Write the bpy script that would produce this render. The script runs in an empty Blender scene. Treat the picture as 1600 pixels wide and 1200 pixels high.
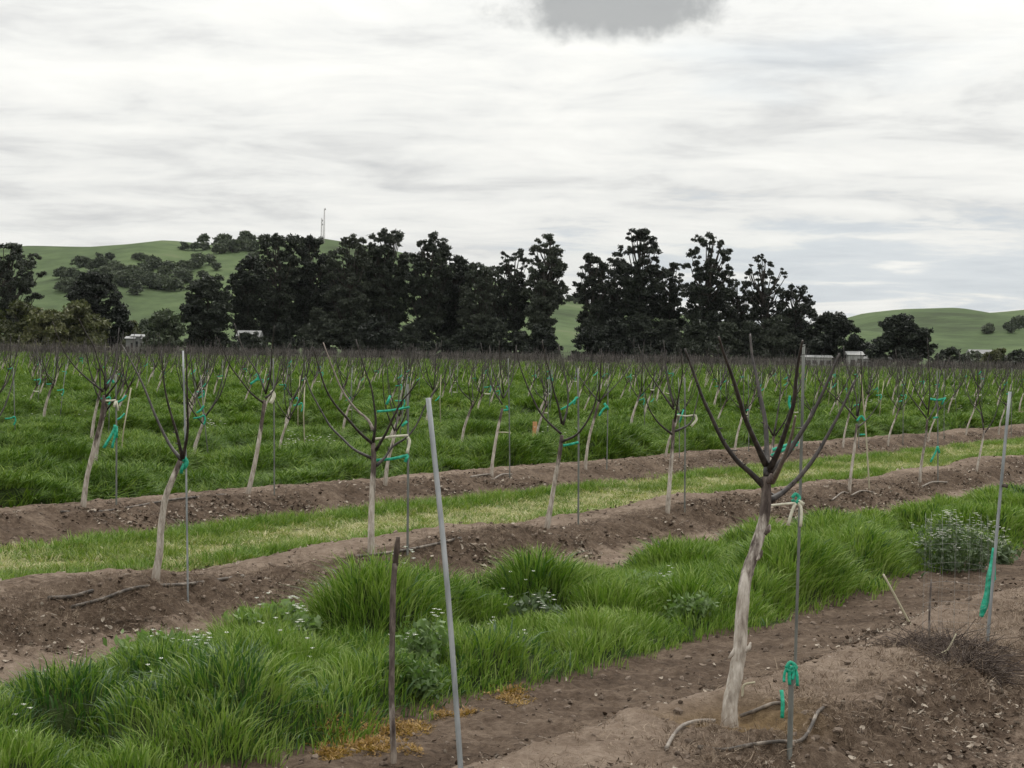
import bpy, math, random
import numpy as np
from mathutils import Matrix, Vector

SC = bpy.context.scene
COL = SC.collection
R = math.radians

# ------------------------------------------------------------------ camera
CAM = np.array([0.0, 0.0, 2.6])
FPX = 3000.0                       # focal length in photo pixels (1600 wide)
PITCH = math.atan(51.0 / FPX)
ROLL = R(1.05)
_f = np.array([0, math.cos(PITCH), -math.sin(PITCH)])
_u0 = np.array([0, math.sin(PITCH), math.cos(PITCH)])
_r0 = np.array([1.0, 0, 0])
CR = _r0 * math.cos(ROLL) + _u0 * math.sin(ROLL)
CU = _u0 * math.cos(ROLL) - _r0 * math.sin(ROLL)
cam = bpy.data.cameras.new('camera')
cam.sensor_width = 36.0
cam.lens = 36.0 * FPX / 1600.0
cam.clip_start = 0.2
cam.clip_end = 20000
co = bpy.data.objects.new('camera', cam)
m = Matrix(((CR[0], CU[0], -_f[0], CAM[0]), (CR[1], CU[1], -_f[1], CAM[1]),
            (CR[2], CU[2], -_f[2], CAM[2]), (0, 0, 0, 1)))
co.matrix_world = m
COL.objects.link(co)
SC.camera = co

# ------------------------------------------------------------------ world
SUN_EL, SUN_AZ = 56.0, 14.0        # azimuth clockwise from +Y
W = bpy.data.worlds.new('World')
SC.world = W
W.use_nodes = True
nt = W.node_tree
nt.nodes.clear()


def nd(tree, t, **kw):
    n = tree.nodes.new(t)
    for k, v in kw.items():
        if k.startswith('i_'):
            n.inputs[k[2:].replace('_', ' ')].default_value = v
        elif k.startswith('n_'):
            n.inputs[int(k[2:])].default_value = v
        else:
            setattr(n, k, v)
    return n


def lk(tree, a, b):
    tree.links.new(a, b)


def math_node(tree, op, a, b=None, c=None, clamp=False):
    n = tree.nodes.new('ShaderNodeMath')
    n.operation = op
    n.use_clamp = clamp
    for i, v in enumerate((a, b, c)):
        if v is None:
            continue
        if isinstance(v, (int, float)):
            n.inputs[i].default_value = v
        else:
            tree.links.new(v, n.inputs[i])
    return n.outputs[0]


def ramp(tree, fac, stops, interp='LINEAR'):
    n = tree.nodes.new('ShaderNodeValToRGB')
    n.color_ramp.interpolation = interp
    el = n.color_ramp.elements
    while len(el) < len(stops):
        el.new(0.5)
    for e, (p, c) in zip(el, stops):
        e.position = p
        e.color = c if len(c) == 4 else (*c, 1)
    tree.links.new(fac, n.inputs[0])
    return n.outputs[0]


def mix(tree, fac, a, b, blend='MIX'):
    n = tree.nodes.new('ShaderNodeMix')
    n.data_type = 'RGBA'
    n.blend_type = blend
    for sock, v in ((n.inputs[0], fac), (n.inputs[6], a), (n.inputs[7], b)):
        if isinstance(v, (int, float)):
            sock.default_value = v
        elif isinstance(v, tuple):
            sock.default_value = v if len(v) == 4 else (*v, 1)
        else:
            tree.links.new(v, sock)
    return n.outputs[2]


tc = nd(nt, 'ShaderNodeTexCoord')
sep = nd(nt, 'ShaderNodeSeparateXYZ')
lk(nt, tc.outputs['Generated'], sep.inputs[0])
zc = math_node(nt, 'MAXIMUM', sep.outputs[2], 0.0)
den = math_node(nt, 'ADD', zc, 0.11)
cx = math_node(nt, 'DIVIDE', sep.outputs[0], den)
cy = math_node(nt, 'DIVIDE', sep.outputs[1], den)
cmb = nd(nt, 'ShaderNodeCombineXYZ')
lk(nt, cx, cmb.inputs[0])
lk(nt, cy, cmb.inputs[1])
mp = nd(nt, 'ShaderNodeMapping')
mp.inputs['Scale'].default_value = (0.85, 1.0, 1.0)
mp.inputs['Location'].default_value = (3.1, 7.7, 0)
lk(nt, cmb.outputs[0], mp.inputs[0])
n1 = nd(nt, 'ShaderNodeTexNoise', i_Scale=2.7, i_Detail=9.0, i_Roughness=0.60, i_Distortion=0.3)
lk(nt, mp.outputs[0], n1.inputs['Vector'])
n2 = nd(nt, 'ShaderNodeTexNoise', i_Scale=0.75, i_Detail=3.0, i_Roughness=0.5)
lk(nt, mp.outputs[0], n2.inputs['Vector'])
cl = math_node(nt, 'ADD', math_node(nt, 'MULTIPLY', n1.outputs[0], 0.72), math_node(nt, 'MULTIPLY', n2.outputs[0], 0.28))
cloud = ramp(nt, cl, [(0.33, (6.2, 6.3, 6.3)), (0.42, (7.45, 7.5, 7.35)), (0.48, (8.35, 8.4, 8.15)), (0.56, (9.0, 9.0, 8.65)), (0.68, (9.7, 9.7, 9.3))])
# thin, bluish patches low on the right where the sheet opens
sky = nd(nt, 'ShaderNodeTexSky', sky_type='NISHITA', sun_disc=False)
sky.sun_elevation = R(SUN_EL)
sky.sun_rotation = R(SUN_AZ)
n3 = nd(nt, 'ShaderNodeTexNoise', i_Scale=0.5, i_Detail=5.0, i_Roughness=0.55)
mp3 = nd(nt, 'ShaderNodeMapping')
mp3.inputs['Location'].default_value = (11.3, 2.6, 0)
lk(nt, cmb.outputs[0], mp3.inputs[0])
lk(nt, mp3.outputs[0], n3.inputs['Vector'])
thin = ramp(nt, n3.outputs[0], [(0.52, (0, 0, 0)), (0.70, (0.55, 0.55, 0.55))])
c2 = mix(nt, thin, cloud, mix(nt, 0.5, sky.outputs[0], (6.6, 7.2, 7.8)))
# one low dark scud cloud
d0 = _f + CR * (962 - 800) / FPX + CU * (600 - 14) / FPX
d0 = d0 / np.linalg.norm(d0)
nb = nd(nt, 'ShaderNodeTexNoise', i_Scale=38.0, i_Detail=6.0, i_Roughness=0.6)
lk(nt, tc.outputs['Generated'], nb.inputs['Vector'])
bx = math_node(nt, 'DIVIDE', math_node(nt, 'SUBTRACT', sep.outputs[0], float(d0[0])), 0.060)
bz = math_node(nt, 'DIVIDE', math_node(nt, 'SUBTRACT', sep.outputs[2], float(d0[2])), 0.0195)
rr = math_node(nt, 'SQRT', math_node(nt, 'ADD', math_node(nt, 'MULTIPLY', bx, bx), math_node(nt, 'MULTIPLY', bz, bz)))
rr = math_node(nt, 'ADD', rr, math_node(nt, 'MULTIPLY', math_node(nt, 'SUBTRACT', nb.outputs[0], 0.5), 1.5))
bm_ = nd(nt, 'ShaderNodeMapRange', interpolation_type='SMOOTHSTEP')
bm_.inputs[1].default_value = 1.08
bm_.inputs[2].default_value = 0.5
lk(nt, rr, bm_.inputs[0])
front = math_node(nt, 'GREATER_THAN', sep.outputs[1], 0.5)
bmask = math_node(nt, 'MULTIPLY', math_node(nt, 'MULTIPLY', bm_.outputs[0], front), 0.88)
# a thinner, bluish opening low over the right-hand hill
d1 = _f + CR * (1460 - 800) / FPX + CU * (600 - 425) / FPX
d1 = d1 / np.linalg.norm(d1)
ex_ = math_node(nt, 'DIVIDE', math_node(nt, 'SUBTRACT', sep.outputs[0], float(d1[0])), 0.16)
ez_ = math_node(nt, 'DIVIDE', math_node(nt, 'SUBTRACT', sep.outputs[2], float(d1[2])), 0.026)
er_ = math_node(nt, 'SQRT', math_node(nt, 'ADD', math_node(nt, 'MULTIPLY', ex_, ex_), math_node(nt, 'MULTIPLY', ez_, ez_)))
er_ = math_node(nt, 'ADD', er_, math_node(nt, 'MULTIPLY', math_node(nt, 'SUBTRACT', n1.outputs[0], 0.5), 5.0))
em_ = nd(nt, 'ShaderNodeMapRange', interpolation_type='SMOOTHSTEP')
em_.inputs[1].default_value = 1.25
em_.inputs[2].default_value = 0.35
lk(nt, er_, em_.inputs[0])
c2 = mix(nt, math_node(nt, 'MULTIPLY', math_node(nt, 'MULTIPLY', em_.outputs[0], front), 0.55), c2, (6.1, 6.8, 7.4))
c3 = mix(nt, bmask, c2, (3.6, 3.72, 3.75))
over = math_node(nt, 'ADD', math_node(nt, 'MULTIPLY', zc, 1.35), 0.90)     # overcast sheet: gradient added, brighter overhead for stronger light from above
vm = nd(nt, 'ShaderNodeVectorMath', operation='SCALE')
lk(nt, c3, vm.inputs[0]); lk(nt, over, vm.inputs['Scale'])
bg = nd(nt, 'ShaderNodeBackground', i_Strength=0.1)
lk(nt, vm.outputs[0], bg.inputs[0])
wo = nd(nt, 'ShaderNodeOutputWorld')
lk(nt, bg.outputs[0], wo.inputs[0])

# ------------------------------------------------------------------ sun
sl = bpy.data.lights.new('sun', 'SUN')
sl.energy = 1.5
sl.angle = R(18)
sl.color = (1.0, 0.96, 0.90)
so = bpy.data.objects.new('sun', sl)
sd = Vector((math.sin(R(SUN_AZ)) * math.cos(R(SUN_EL)), math.cos(R(SUN_AZ)) * math.cos(R(SUN_EL)), math.sin(R(SUN_EL))))
so.rotation_euler = (-sd).to_track_quat('-Z', 'Y').to_euler()
so.location = (20, 40, 60)
COL.objects.link(so)

SC.view_settings.view_transform = 'Standard'
SC.view_settings.look = 'None'
SC.view_settings.exposure = 0.0
SC.view_settings.gamma = 1.0
SC.render.engine = 'CYCLES'

# ------------------------------------------------------------------ helpers
rng = np.random.default_rng(7)
random.seed(7)


def _hash(ix, iy, seed):
    with np.errstate(over='ignore'):
        h = (ix.astype(np.int64) * 374761393 + iy.astype(np.int64) * 668265263 + seed * 974634721) & 0xFFFFFFFF
        h = ((h ^ (h >> 13)) * 1274126177) & 0xFFFFFFFF
        h = (h ^ (h >> 16)) & 0xFFFFFF
    return h / float(0xFFFFFF)


def vn(x, y, seed=0):
    x = np.asarray(x, float); y = np.asarray(y, float)
    ix = np.floor(x); iy = np.floor(y)
    fx = x - ix; fy = y - iy
    fx = fx * fx * fx * (fx * (fx * 6 - 15) + 10); fy = fy * fy * fy * (fy * (fy * 6 - 15) + 10)
    a = _hash(ix, iy, seed); b = _hash(ix + 1, iy, seed)
    c = _hash(ix, iy + 1, seed); d = _hash(ix + 1, iy + 1, seed)
    return (a * (1 - fx) + b * fx) * (1 - fy) + (c * (1 - fx) + d * fx) * fy


def fbm(x, y, seed=0, o=4):
    v = 0; a = 0.5; tot = 0
    for i in range(o):
        v = v + a * vn(np.asarray(x) * 2 ** i, np.asarray(y) * 2 ** i, seed + i * 17)
        tot += a; a *= 0.5
    return v / tot


def sm(a, b, x):
    t = np.clip((x - a) / (b - a), 0, 1)
    return t * t * (3 - 2 * t)


# rows: t = distance across the rows, s = distance along them
RU = np.array([0.511, 0.859])
RN = np.array([-0.859, 0.511])
TA, TB, TC, TS = 4.95, 12.60, 19.10, 7.0
FIELD_END = 415.0
HOLE = (1.37, 12.0)


def st(x, y):
    return x * RU[0] + y * RU[1], x * RN[0] + y * RN[1]


def berm(t, s, tc_, h, w, seed):
    c = tc_ + 0.22 * (vn(s * 0.35, s * 0 + seed, seed) - 0.5)
    hh = h * (0.72 + 0.56 * vn(s * 0.45, s * 0 + 3.3, seed + 5))
    ww = w * (0.85 + 0.3 * vn(s * 0.6, s * 0 + 9.3, seed + 9))
    u = (t - c) / ww
    return hh / (1 + np.abs(u) ** 5.0)


def rowk(t):
    """nearest far row index and offset"""
    k = np.round((t - TC) / TS)
    return k, t - TC - k * TS


def ground(x, y, detail=True):
    x = np.asarray(x, float); y = np.asarray(y, float)
    s, t = st(x, y)
    r = np.hypot(x, y)
    h = berm(t, s, TA, 0.34, 0.80, 1) + berm(t, s, TB, 0.37, 0.86, 2)
    k, o = rowk(t)
    far = np.where(k >= 0, 1.0, 0.0)
    h = h + far * np.where(k == 0, 0.32, 0.14) / (1 + np.abs(o / 0.85) ** 4) * sm(300, 120, r)
    # planting basin round the near tree
    dx = x - HOLE[0]; dy = y - HOLE[1]
    q = np.sqrt(dx * dx + dy * dy * 0.8)
    h = h - 0.12 * np.exp(-(q / 0.42) ** 4) + 0.03 * np.exp(-((q - 0.62) / 0.15) ** 2)
    fl = sm(150, 60, r)
    h = h + 0.10 * (fbm(x * 0.35, y * 0.35, 31, 3) - 0.5) * fl
    if detail:
        if 'tussock' in globals():
            h = h + tussock(x, y)
        soil = soilmask(s, t)
        face = np.exp(-((np.minimum(np.abs(t - TA + 0.75), np.minimum(np.abs(t - TB + 0.85), np.abs(t - TC + 0.8)))) / 0.5) ** 2)
        h = h + fl * soil * ((0.070 + 0.12 * face) * (fbm(x * 2.6, y * 2.6, 41, 3) - 0.5)
                             + (0.048 + 0.10 * face) * (fbm(x * 8.0, y * 8.0, 51, 3) - 0.5)
                             + 0.028 * (vn(x * 24, y * 24, 61) - 0.5))
    return h


def soilmask(s, t):
    e = 0.7 * (fbm(s * 0.8, t * 0.8, 71, 3) - 0.5)
    g1 = sm(7.35, 7.75, t + e) * sm(10.7, 10.0, t + e)
    g2 = sm(14.3, 14.7, t + e) * sm(17.7, 17.2, t + e)
    k, o = rowk(t)
    g3 = sm(TC + 0.55, TC + 0.8, t + 0.3 * e) * sm(0.55, 0.9, np.abs(o) + 0.3 * e)
    return 1 - np.clip(g1 + g2 + g3, 0, 1)


def domes(x, y, cell, seed, rlo=0.5, rhi=0.85):
    """rounded tussocks on a jittered grid: 0..1 dome height"""
    x = np.asarray(x, float) / cell; y = np.asarray(y, float) / cell
    ix, iy = np.floor(x), np.floor(y)
    best = np.zeros_like(x)
    for dx in (-1, 0, 1):
        for dy in (-1, 0, 1):
            jx, jy = ix + dx, iy + dy
            cx_ = jx + _hash(jx, jy, seed); cy_ = jy + _hash(jx, jy, seed + 1)
            r = rlo + (rhi - rlo) * _hash(jx, jy, seed + 2)
            a = 0.35 + 0.65 * _hash(jx, jy, seed + 3)
            d2 = ((x - cx_) ** 2 + (y - cy_) ** 2) / (r * r)
            best = np.maximum(best, a * np.sqrt(np.clip(1 - d2, 0, 1)))
    return best


def ray(px, py):
    return _f + CR * (px - 800) / FPX + CU * (600 - py) / FPX


def P(px, py, depth):
    return CAM + ray(px, py) * depth


def G(px, py, lift=0.0):
    """point where the line of sight through a photo pixel meets the ground"""
    d = ray(px, py)
    k = np.concatenate([np.arange(6, 80, 0.02), np.arange(80, 700, 0.5)])
    pts = CAM[None] + d[None] * k[:, None]
    hit = np.nonzero(pts[:, 2] < ground(pts[:, 0], pts[:, 1], False) + lift)[0]
    i = hit[0] if len(hit) else len(k) - 1
    return np.array([pts[i, 0], pts[i, 1], float(ground(pts[i, 0], pts[i, 1])) + lift]), k[i]


class MB:
    def __init__(self):
        self.v = []; self.f = []; self.n = 0

    def add(self, v, f):
        v = np.asarray(v, float)
        self.v.append(v)
        n = self.n
        self.f.extend([tuple(i + n for i in q) for q in f])
        self.n += len(v)
        return self

    def tube(self, pts, rad, sides=8, sub=4, jit=0.0, cap=True, seed=0):
        pts = np.asarray(pts, float)
        rad = np.asarray(rad, float) if not np.isscalar(rad) else np.full(len(pts), rad)
        if sub > 1 and len(pts) > 2:
            pts, rad = catmull(pts, rad, sub)
        n = len(pts)
        tg = np.gradient(pts, axis=0)
        tg /= np.linalg.norm(tg, axis=1)[:, None] + 1e-9
        a = np.array([0.3, 0.2, 1.0]) if abs(tg[0][2]) < 0.8 else np.array([1.0, 0.1, 0.0])
        nrm = np.cross(tg[0], a); nrm /= np.linalg.norm(nrm)
        V = np.zeros((n, sides, 3))
        rs = np.random.default_rng(seed + 11)
        ang = np.linspace(0, 2 * math.pi, sides, endpoint=False)
        for i in range(n):
            nrm = nrm - tg[i] * nrm.dot(tg[i]); nrm /= np.linalg.norm(nrm) + 1e-9
            b = np.cross(tg[i], nrm)
            rr_ = rad[i] * (1 + jit * (rs.random(sides) - 0.5) * 2)
            V[i] = pts[i] + (np.cos(ang)[:, None] * nrm + np.sin(ang)[:, None] * b) * rr_[:, None]
        f = []
        for i in range(n - 1):
            for j in range(sides):
                k = (j + 1) % sides
                f.append((i * sides + j, i * sides + k, (i + 1) * sides + k, (i + 1) * sides + j))
        if cap:
            f.append(tuple(range(sides))[::-1])
            f.append(tuple((n - 1) * sides + j for j in range(sides)))
        return self.add(V.reshape(-1, 3), f)

    def ribbon(self, pts, w, th=0.003, side=None, sub=4):
        """a strip with a little thickness"""
        pts = np.asarray(pts, float)
        rad = np.full(len(pts), w) if np.isscalar(w) else np.asarray(w, float)
        if len(pts) > 2 and sub > 1:
            pts, rad = catmull(pts, rad, sub)
        tg = np.gradient(pts, axis=0)
        tg /= np.linalg.norm(tg, axis=1)[:, None] + 1e-9
        n = len(pts)
        vs = []
        for i in range(n):
            sdv = np.array(side if side is not None else (0.2, 1.0, 0.1), float)
            up = np.cross(tg[i], sdv); up /= np.linalg.norm(up) + 1e-9
            nr = np.cross(tg[i], up)
            a, b = up * rad[i] * 0.5, nr * th * 0.5
            vs += [pts[i] + a + b, pts[i] - a + b, pts[i] - a - b, pts[i] + a - b]
        f = []
        for i in range(n - 1):
            for j in range(4):
                k = (j + 1) % 4
                f.append((i * 4 + j, i * 4 + k, (i + 1) * 4 + k, (i + 1) * 4 + j))
        f.append((3, 2, 1, 0)); f.append(tuple(4 * (n - 1) + j for j in range(4)))
        return self.add(vs, f)

    def box(self, c, sx, sy, sz, rz=0.0, taper=1.0):
        v = []
        for z, k in ((-1, 1.0), (1, taper)):
            for x, y in ((-1, -1), (1, -1), (1, 1), (-1, 1)):
                X, Y = x * sx / 2 * k, y * sy / 2 * k
                v.append((c[0] + X * math.cos(rz) - Y * math.sin(rz), c[1] + X * math.sin(rz) + Y * math.cos(rz), c[2] + z * sz / 2))
        return self.add(v, [(3, 2, 1, 0), (4, 5, 6, 7), (0, 1, 5, 4), (1, 2, 6, 5), (2, 3, 7, 6), (3, 0, 4, 7)])

    def mesh(self, name, mat, smooth=True):
        me = bpy.data.meshes.new(name)
        V = np.concatenate(self.v) if self.v else np.zeros((0, 3))
        me.from_pydata(V.tolist(), [], self.f)
        if smooth:
            me.polygons.foreach_set('use_smooth', np.ones(len(me.polygons), bool))
        me.materials.append(mat)
        me.update()
        return me

    def build(self, name, mat, parent=None, loc=(0, 0, 0), smooth=True):
        o = bpy.data.objects.new(name, self.mesh(name, mat, smooth))
        o.location = loc
        o.parent = parent
        COL.objects.link(o)
        return o


def catmull(p, r, sub):
    n = len(p)
    pe = np.vstack([2 * p[0] - p[1], p, 2 * p[-1] - p[-2]])
    out = []; ro = []
    for i in range(n - 1):
        p0, p1, p2, p3 = pe[i], pe[i + 1], pe[i + 2], pe[i + 3]
        for j in range(sub):
            t = j / sub
            out.append(0.5 * ((2 * p1) + (-p0 + p2) * t + (2 * p0 - 5 * p1 + 4 * p2 - p3) * t * t + (-p0 + 3 * p1 - 3 * p2 + p3) * t ** 3))
            ro.append(r[i] * (1 - t) + r[i + 1] * t)
    out.append(p[-1]); ro.append(r[-1])
    return np.array(out), np.array(ro)


def tag(o, label=None, cat=None, group=None, kind=None):
    if label: o['label'] = label
    if cat: o['category'] = cat
    if group: o['group'] = group
    if kind: o['kind'] = kind
    return o


def empty(name, loc, label=None, cat=None, group=None):
    o = bpy.data.objects.new(name, None)
    o.empty_display_size = 0.2
    o.location = tuple(float(c) for c in loc)
    COL.objects.link(o)
    return tag(o, label, cat, group)


def quads_mesh(name, V, mat, tri=False, smooth=False):
    """V: (n,4,3) or (n,3,3) faces with their own vertices"""
    n, k = V.shape[:2]
    me = bpy.data.meshes.new(name)
    me.vertices.add(n * k)
    me.vertices.foreach_set('co', V.reshape(-1).astype(np.float32))
    me.loops.add(n * k)
    me.loops.foreach_set('vertex_index', np.arange(n * k, dtype=np.int32))
    me.polygons.add(n)
    me.polygons.foreach_set('loop_start', np.arange(0, n * k, k, dtype=np.int32))
    if smooth:
        me.polygons.foreach_set('use_smooth', np.ones(n, bool))
    me.update(calc_edges=True)
    me.materials.append(mat)
    return me


# ------------------------------------------------------------------ materials
def new_mat(name):
    mt = bpy.data.materials.new(name)
    mt.use_nodes = True
    t = mt.node_tree
    t.nodes.clear()
    o = nd(t, 'ShaderNodeOutputMaterial')
    b = nd(t, 'ShaderNodeBsdfPrincipled')
    b.inputs['Roughness'].default_value = 0.85
    b.inputs['Specular IOR Level'].default_value = 0.2
    lk(t, b.outputs[0], o.inputs[0])
    return mt, t, b, o


def bump(t, b, h, strength, dist):
    n = nd(t, 'ShaderNodeBump')
    n.inputs['Strength'].default_value = strength
    n.inputs['Distance'].default_value = dist
    lk(t, h, n.inputs['Height'])
    lk(t, n.outputs[0], b.inputs['Normal'])


def noise_col(name, cols, scale=6.0, rough=0.85, detail=5.0, bmp=0.0, spec=0.2, coord='Object', rnd=0.0, stretch=None, metal=0.0):
    mt, t, b, o = new_mat(name)
    c = nd(t, 'ShaderNodeTexCoord')
    n = nd(t, 'ShaderNodeTexNoise', i_Scale=scale, i_Detail=detail, i_Roughness=0.6)
    src = c.outputs[coord]
    if stretch:
        mpn = nd(t, 'ShaderNodeMapping')
        mpn.inputs['Scale'].default_value = stretch
        lk(t, src, mpn.inputs[0]); src = mpn.outputs[0]
    lk(t, src, n.inputs['Vector'])
    fac = n.outputs[0]
    if rnd:
        oi = nd(t, 'ShaderNodeObjectInfo')
        fac = math_node(t, 'ADD', math_node(t, 'MULTIPLY', fac, 1 - rnd), math_node(t, 'MULTIPLY', oi.outputs['Random'], rnd))
    k = len(cols)
    col = ramp(t, fac, [(0.28 + 0.44 * i / max(1, k - 1), cc) for i, cc in enumerate(cols)])
    lk(t, col, b.inputs['Base Color'])
    b.inputs['Roughness'].default_value = rough
    b.inputs['Specular IOR Level'].default_value = spec
    b.inputs['Metallic'].default_value = metal
    if bmp:
        bump(t, b, n.outputs[0], 0.6, bmp)
    return mt


def leaf_mat(name, cols, rough=0.55, trans=0.35, patch=0.25, tipcol=None, spec=0.3, wscale=0.8):
    """foliage: colour varies per instance and in patches over the ground"""
    mt, t, b, o = new_mat(name)
    oi = nd(t, 'ShaderNodeObjectInfo')
    g = nd(t, 'ShaderNodeNewGeometry')
    n = nd(t, 'ShaderNodeTexNoise', i_Scale=wscale, i_Detail=3.0)
    lk(t, g.outputs['Position'], n.inputs['Vector'])
    fac = math_node(t, 'ADD', math_node(t, 'MULTIPLY', oi.outputs['Random'], 1 - patch), math_node(t, 'MULTIPLY', n.outputs[0], patch))
    rpi = math_node(t, 'ADD', math_node(t, 'MULTIPLY', fac, 0.65), math_node(t, 'MULTIPLY', g.outputs['Random Per Island'], 0.35))
    k = len(cols)
    col = ramp(t, rpi, [(0.27 + 0.46 * i / max(1, k - 1), cc) for i, cc in enumerate(cols)])
    lk(t, col, b.inputs['Base Color'])
    b.inputs['Roughness'].default_value = rough
    b.inputs['Specular IOR Level'].default_value = spec
    tr = nd(t, 'ShaderNodeBsdfTranslucent')
    lk(t, mix(t, 1.0, col, (1.0, 1.25, 0.5), 'MULTIPLY'), tr.inputs[0])
    ms = nd(t, 'ShaderNodeMixShader')
    ms.inputs[0].default_value = trans
    lk(t, b.outputs[0], ms.inputs[1]); lk(t, tr.outputs[0], ms.inputs[2])
    lk(t, ms.outputs[0], o.inputs[0])
    return mt


def soil_material():
    mt, t, b, o = new_mat('soil')
    c = nd(t, 'ShaderNodeTexCoord').outputs['Object']
    at = nd(t, 'ShaderNodeAttribute', attribute_name='zone')
    sp = nd(t, 'ShaderNodeSeparateColor')
    lk(t, at.outputs[0], sp.inputs[0])
    n1 = nd(t, 'ShaderNodeTexNoise', i_Scale=1.6, i_Detail=8.0, i_Roughness=0.62)
    n2 = nd(t, 'ShaderNodeTexNoise', i_Scale=14.0, i_Detail=6.0, i_Roughness=0.7)
    n3 = nd(t, 'ShaderNodeTexNoise', i_Scale=60.0, i_Detail=4.0, i_Roughness=0.7)
    for n in (n1, n2, n3):
        lk(t, c, n.inputs['Vector'])
    mixn = math_node(t, 'ADD', math_node(t, 'MULTIPLY', n1.outputs[0], 0.5), math_node(t, 'MULTIPLY', n2.outputs[0], 0.5))
    dark = ramp(t, mixn, [(0.36, (0.040, 0.027, 0.019)), (0.5, (0.100, 0.071, 0.051)), (0.64, (0.178, 0.133, 0.099))])
    tan = ramp(t, mixn, [(0.36, (0.108, 0.078, 0.057)), (0.5, (0.185, 0.138, 0.104)), (0.64, (0.265, 0.207, 0.160))])
    straw = ramp(t, n2.outputs[0], [(0.38, (0.11, 0.13, 0.045)), (0.5, (0.21, 0.21, 0.09)), (0.62, (0.33, 0.31, 0.16))])
    green = ramp(t, mixn, [(0.38, (0.016, 0.026, 0.008)), (0.5, (0.030, 0.046, 0.013)), (0.62, (0.050, 0.066, 0.024))])
    wet = ramp(t, mixn, [(0.36, (0.075, 0.048, 0.022)), (0.62, (0.20, 0.135, 0.070))])
    edge = math_node(t, 'MULTIPLY', math_node(t, 'SUBTRACT', n2.outputs[0], 0.5), 0.9)

    def ed(v):
        mr = nd(t, 'ShaderNodeMapRange', interpolation_type='SMOOTHSTEP')
        mr.inputs[1].default_value = 0.32; mr.inputs[2].default_value = 0.68
        lk(t, math_node(t, 'ADD', v, edge), mr.inputs[0])
        return mr.outputs[0]
    k = mix(t, ed(sp.outputs[1]), dark, tan)
    k = mix(t, ed(sp.outputs[0]), k, green)
    k = mix(t, ed(sp.outputs[2]), k, straw)
    at2 = nd(t, 'ShaderNodeAttribute', attribute_name='damp')
    k = mix(t, at2.outputs['Fac'], k, wet)
    lk(t, k, b.inputs['Base Color'])
    b.inputs['Roughness'].default_value = 0.95
    b.inputs['Specular IOR Level'].default_value = 0.08
    hh = math_node(t, 'ADD', math_node(t, 'MULTIPLY', n2.outputs[0], 1.0), math_node(t, 'MULTIPLY', n3.outputs[0], 0.45))
    bump(t, b, hh, 0.9, 0.045)
    return mt


def bark_material(name, lowz=1.0, paint=1.0):
    """dark red-brown bark; worn white paint on the lower trunk"""
    mt, t, b, o = new_mat(name)
    c = nd(t, 'ShaderNodeTexCoord').outputs['Object']
    sp = nd(t, 'ShaderNodeSeparateXYZ'); lk(t, c, sp.inputs[0])
    mpn = nd(t, 'ShaderNodeMapping'); mpn.inputs['Scale'].default_value = (1, 1, 0.28)
    lk(t, c, mpn.inputs[0])
    n1 = nd(t, 'ShaderNodeTexNoise', i_Scale=24.0, i_Detail=7.0, i_Roughness=0.68); lk(t, mpn.outputs[0], n1.inputs['Vector'])
    n2 = nd(t, 'ShaderNodeTexNoise', i_Scale=5.0, i_Detail=4.0, i_Roughness=0.6); lk(t, mpn.outputs[0], n2.inputs['Vector'])
    bark = ramp(t, n1.outputs[0], [(0.32, (0.040, 0.030, 0.026)), (0.5, (0.095, 0.074, 0.064)), (0.68, (0.20, 0.165, 0.14))])
    white = ramp(t, n1.outputs[0], [(0.30, (0.16, 0.130, 0.105)), (0.48, (0.37, 0.325, 0.275)), (0.66, (0.58, 0.53, 0.47))])
    h = math_node(t, 'SUBTRACT', lowz, sp.outputs[2])
    h = math_node(t, 'ADD', math_node(t, 'MULTIPLY', h, 0.75), math_node(t, 'MULTIPLY', math_node(t, 'SUBTRACT', n2.outputs[0], 0.5), 2.0))
    h = math_node(t, 'ADD', h, math_node(t, 'MULTIPLY', math_node(t, 'SUBTRACT', n1.outputs[0], 0.5), 0.9))
    mr = nd(t, 'ShaderNodeMapRange'); mr.inputs[1].default_value = -0.12; mr.inputs[2].default_value = 0.22
    lk(t, h, mr.inputs[0])
    k = mix(t, math_node(t, 'MULTIPLY', mr.outputs[0], paint), bark, white)
    # dusty foot
    ft = nd(t, 'ShaderNodeMapRange'); ft.inputs[1].default_value = 0.24; ft.inputs[2].default_value = 0.02
    lk(t, math_node(t, 'ADD', sp.outputs[2], math_node(t, 'MULTIPLY', n2.outputs[0], 0.12)), ft.inputs[0])
    k = mix(t, math_node(t, 'MULTIPLY', ft.outputs[0], 0.75), k, (0.22, 0.17, 0.13))
    lk(t, k, b.inputs['Base Color'])
    b.inputs['Roughness'].default_value = 0.8
    bump(t, b, n1.outputs[0], 0.7, 0.012)
    return mt


M = {}
M['soil'] = soil_material()
M['trunk'] = bark_material('painted_bark', 1.0)
M['trunk_near'] = bark_material('painted_bark_near', 1.25)
M['branch'] = noise_col('branch_bark', [(0.012, 0.009, 0.008), (0.027, 0.021, 0.018), (0.075, 0.060, 0.050)], 30, 0.55, bmp=0.006, spec=0.4, stretch=(1, 1, 0.4))
M['branch_far'] = noise_col('far_branch_bark', [(0.085, 0.072, 0.067), (0.17, 0.148, 0.135)], 3, 0.8)  # paler than the near bark, for the thin far branches
M['branch_pale'] = noise_col('pale_branch_bark', [(0.11, 0.09, 0.075), (0.24, 0.20, 0.17)], 30, 0.6, bmp=0.006)
M['galv'] = noise_col('galvanised_steel', [(0.14, 0.15, 0.15), (0.27, 0.285, 0.29), (0.43, 0.44, 0.445)], 12, 0.45, spec=0.4, metal=0.3, stretch=(1, 1, 0.15))
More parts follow.
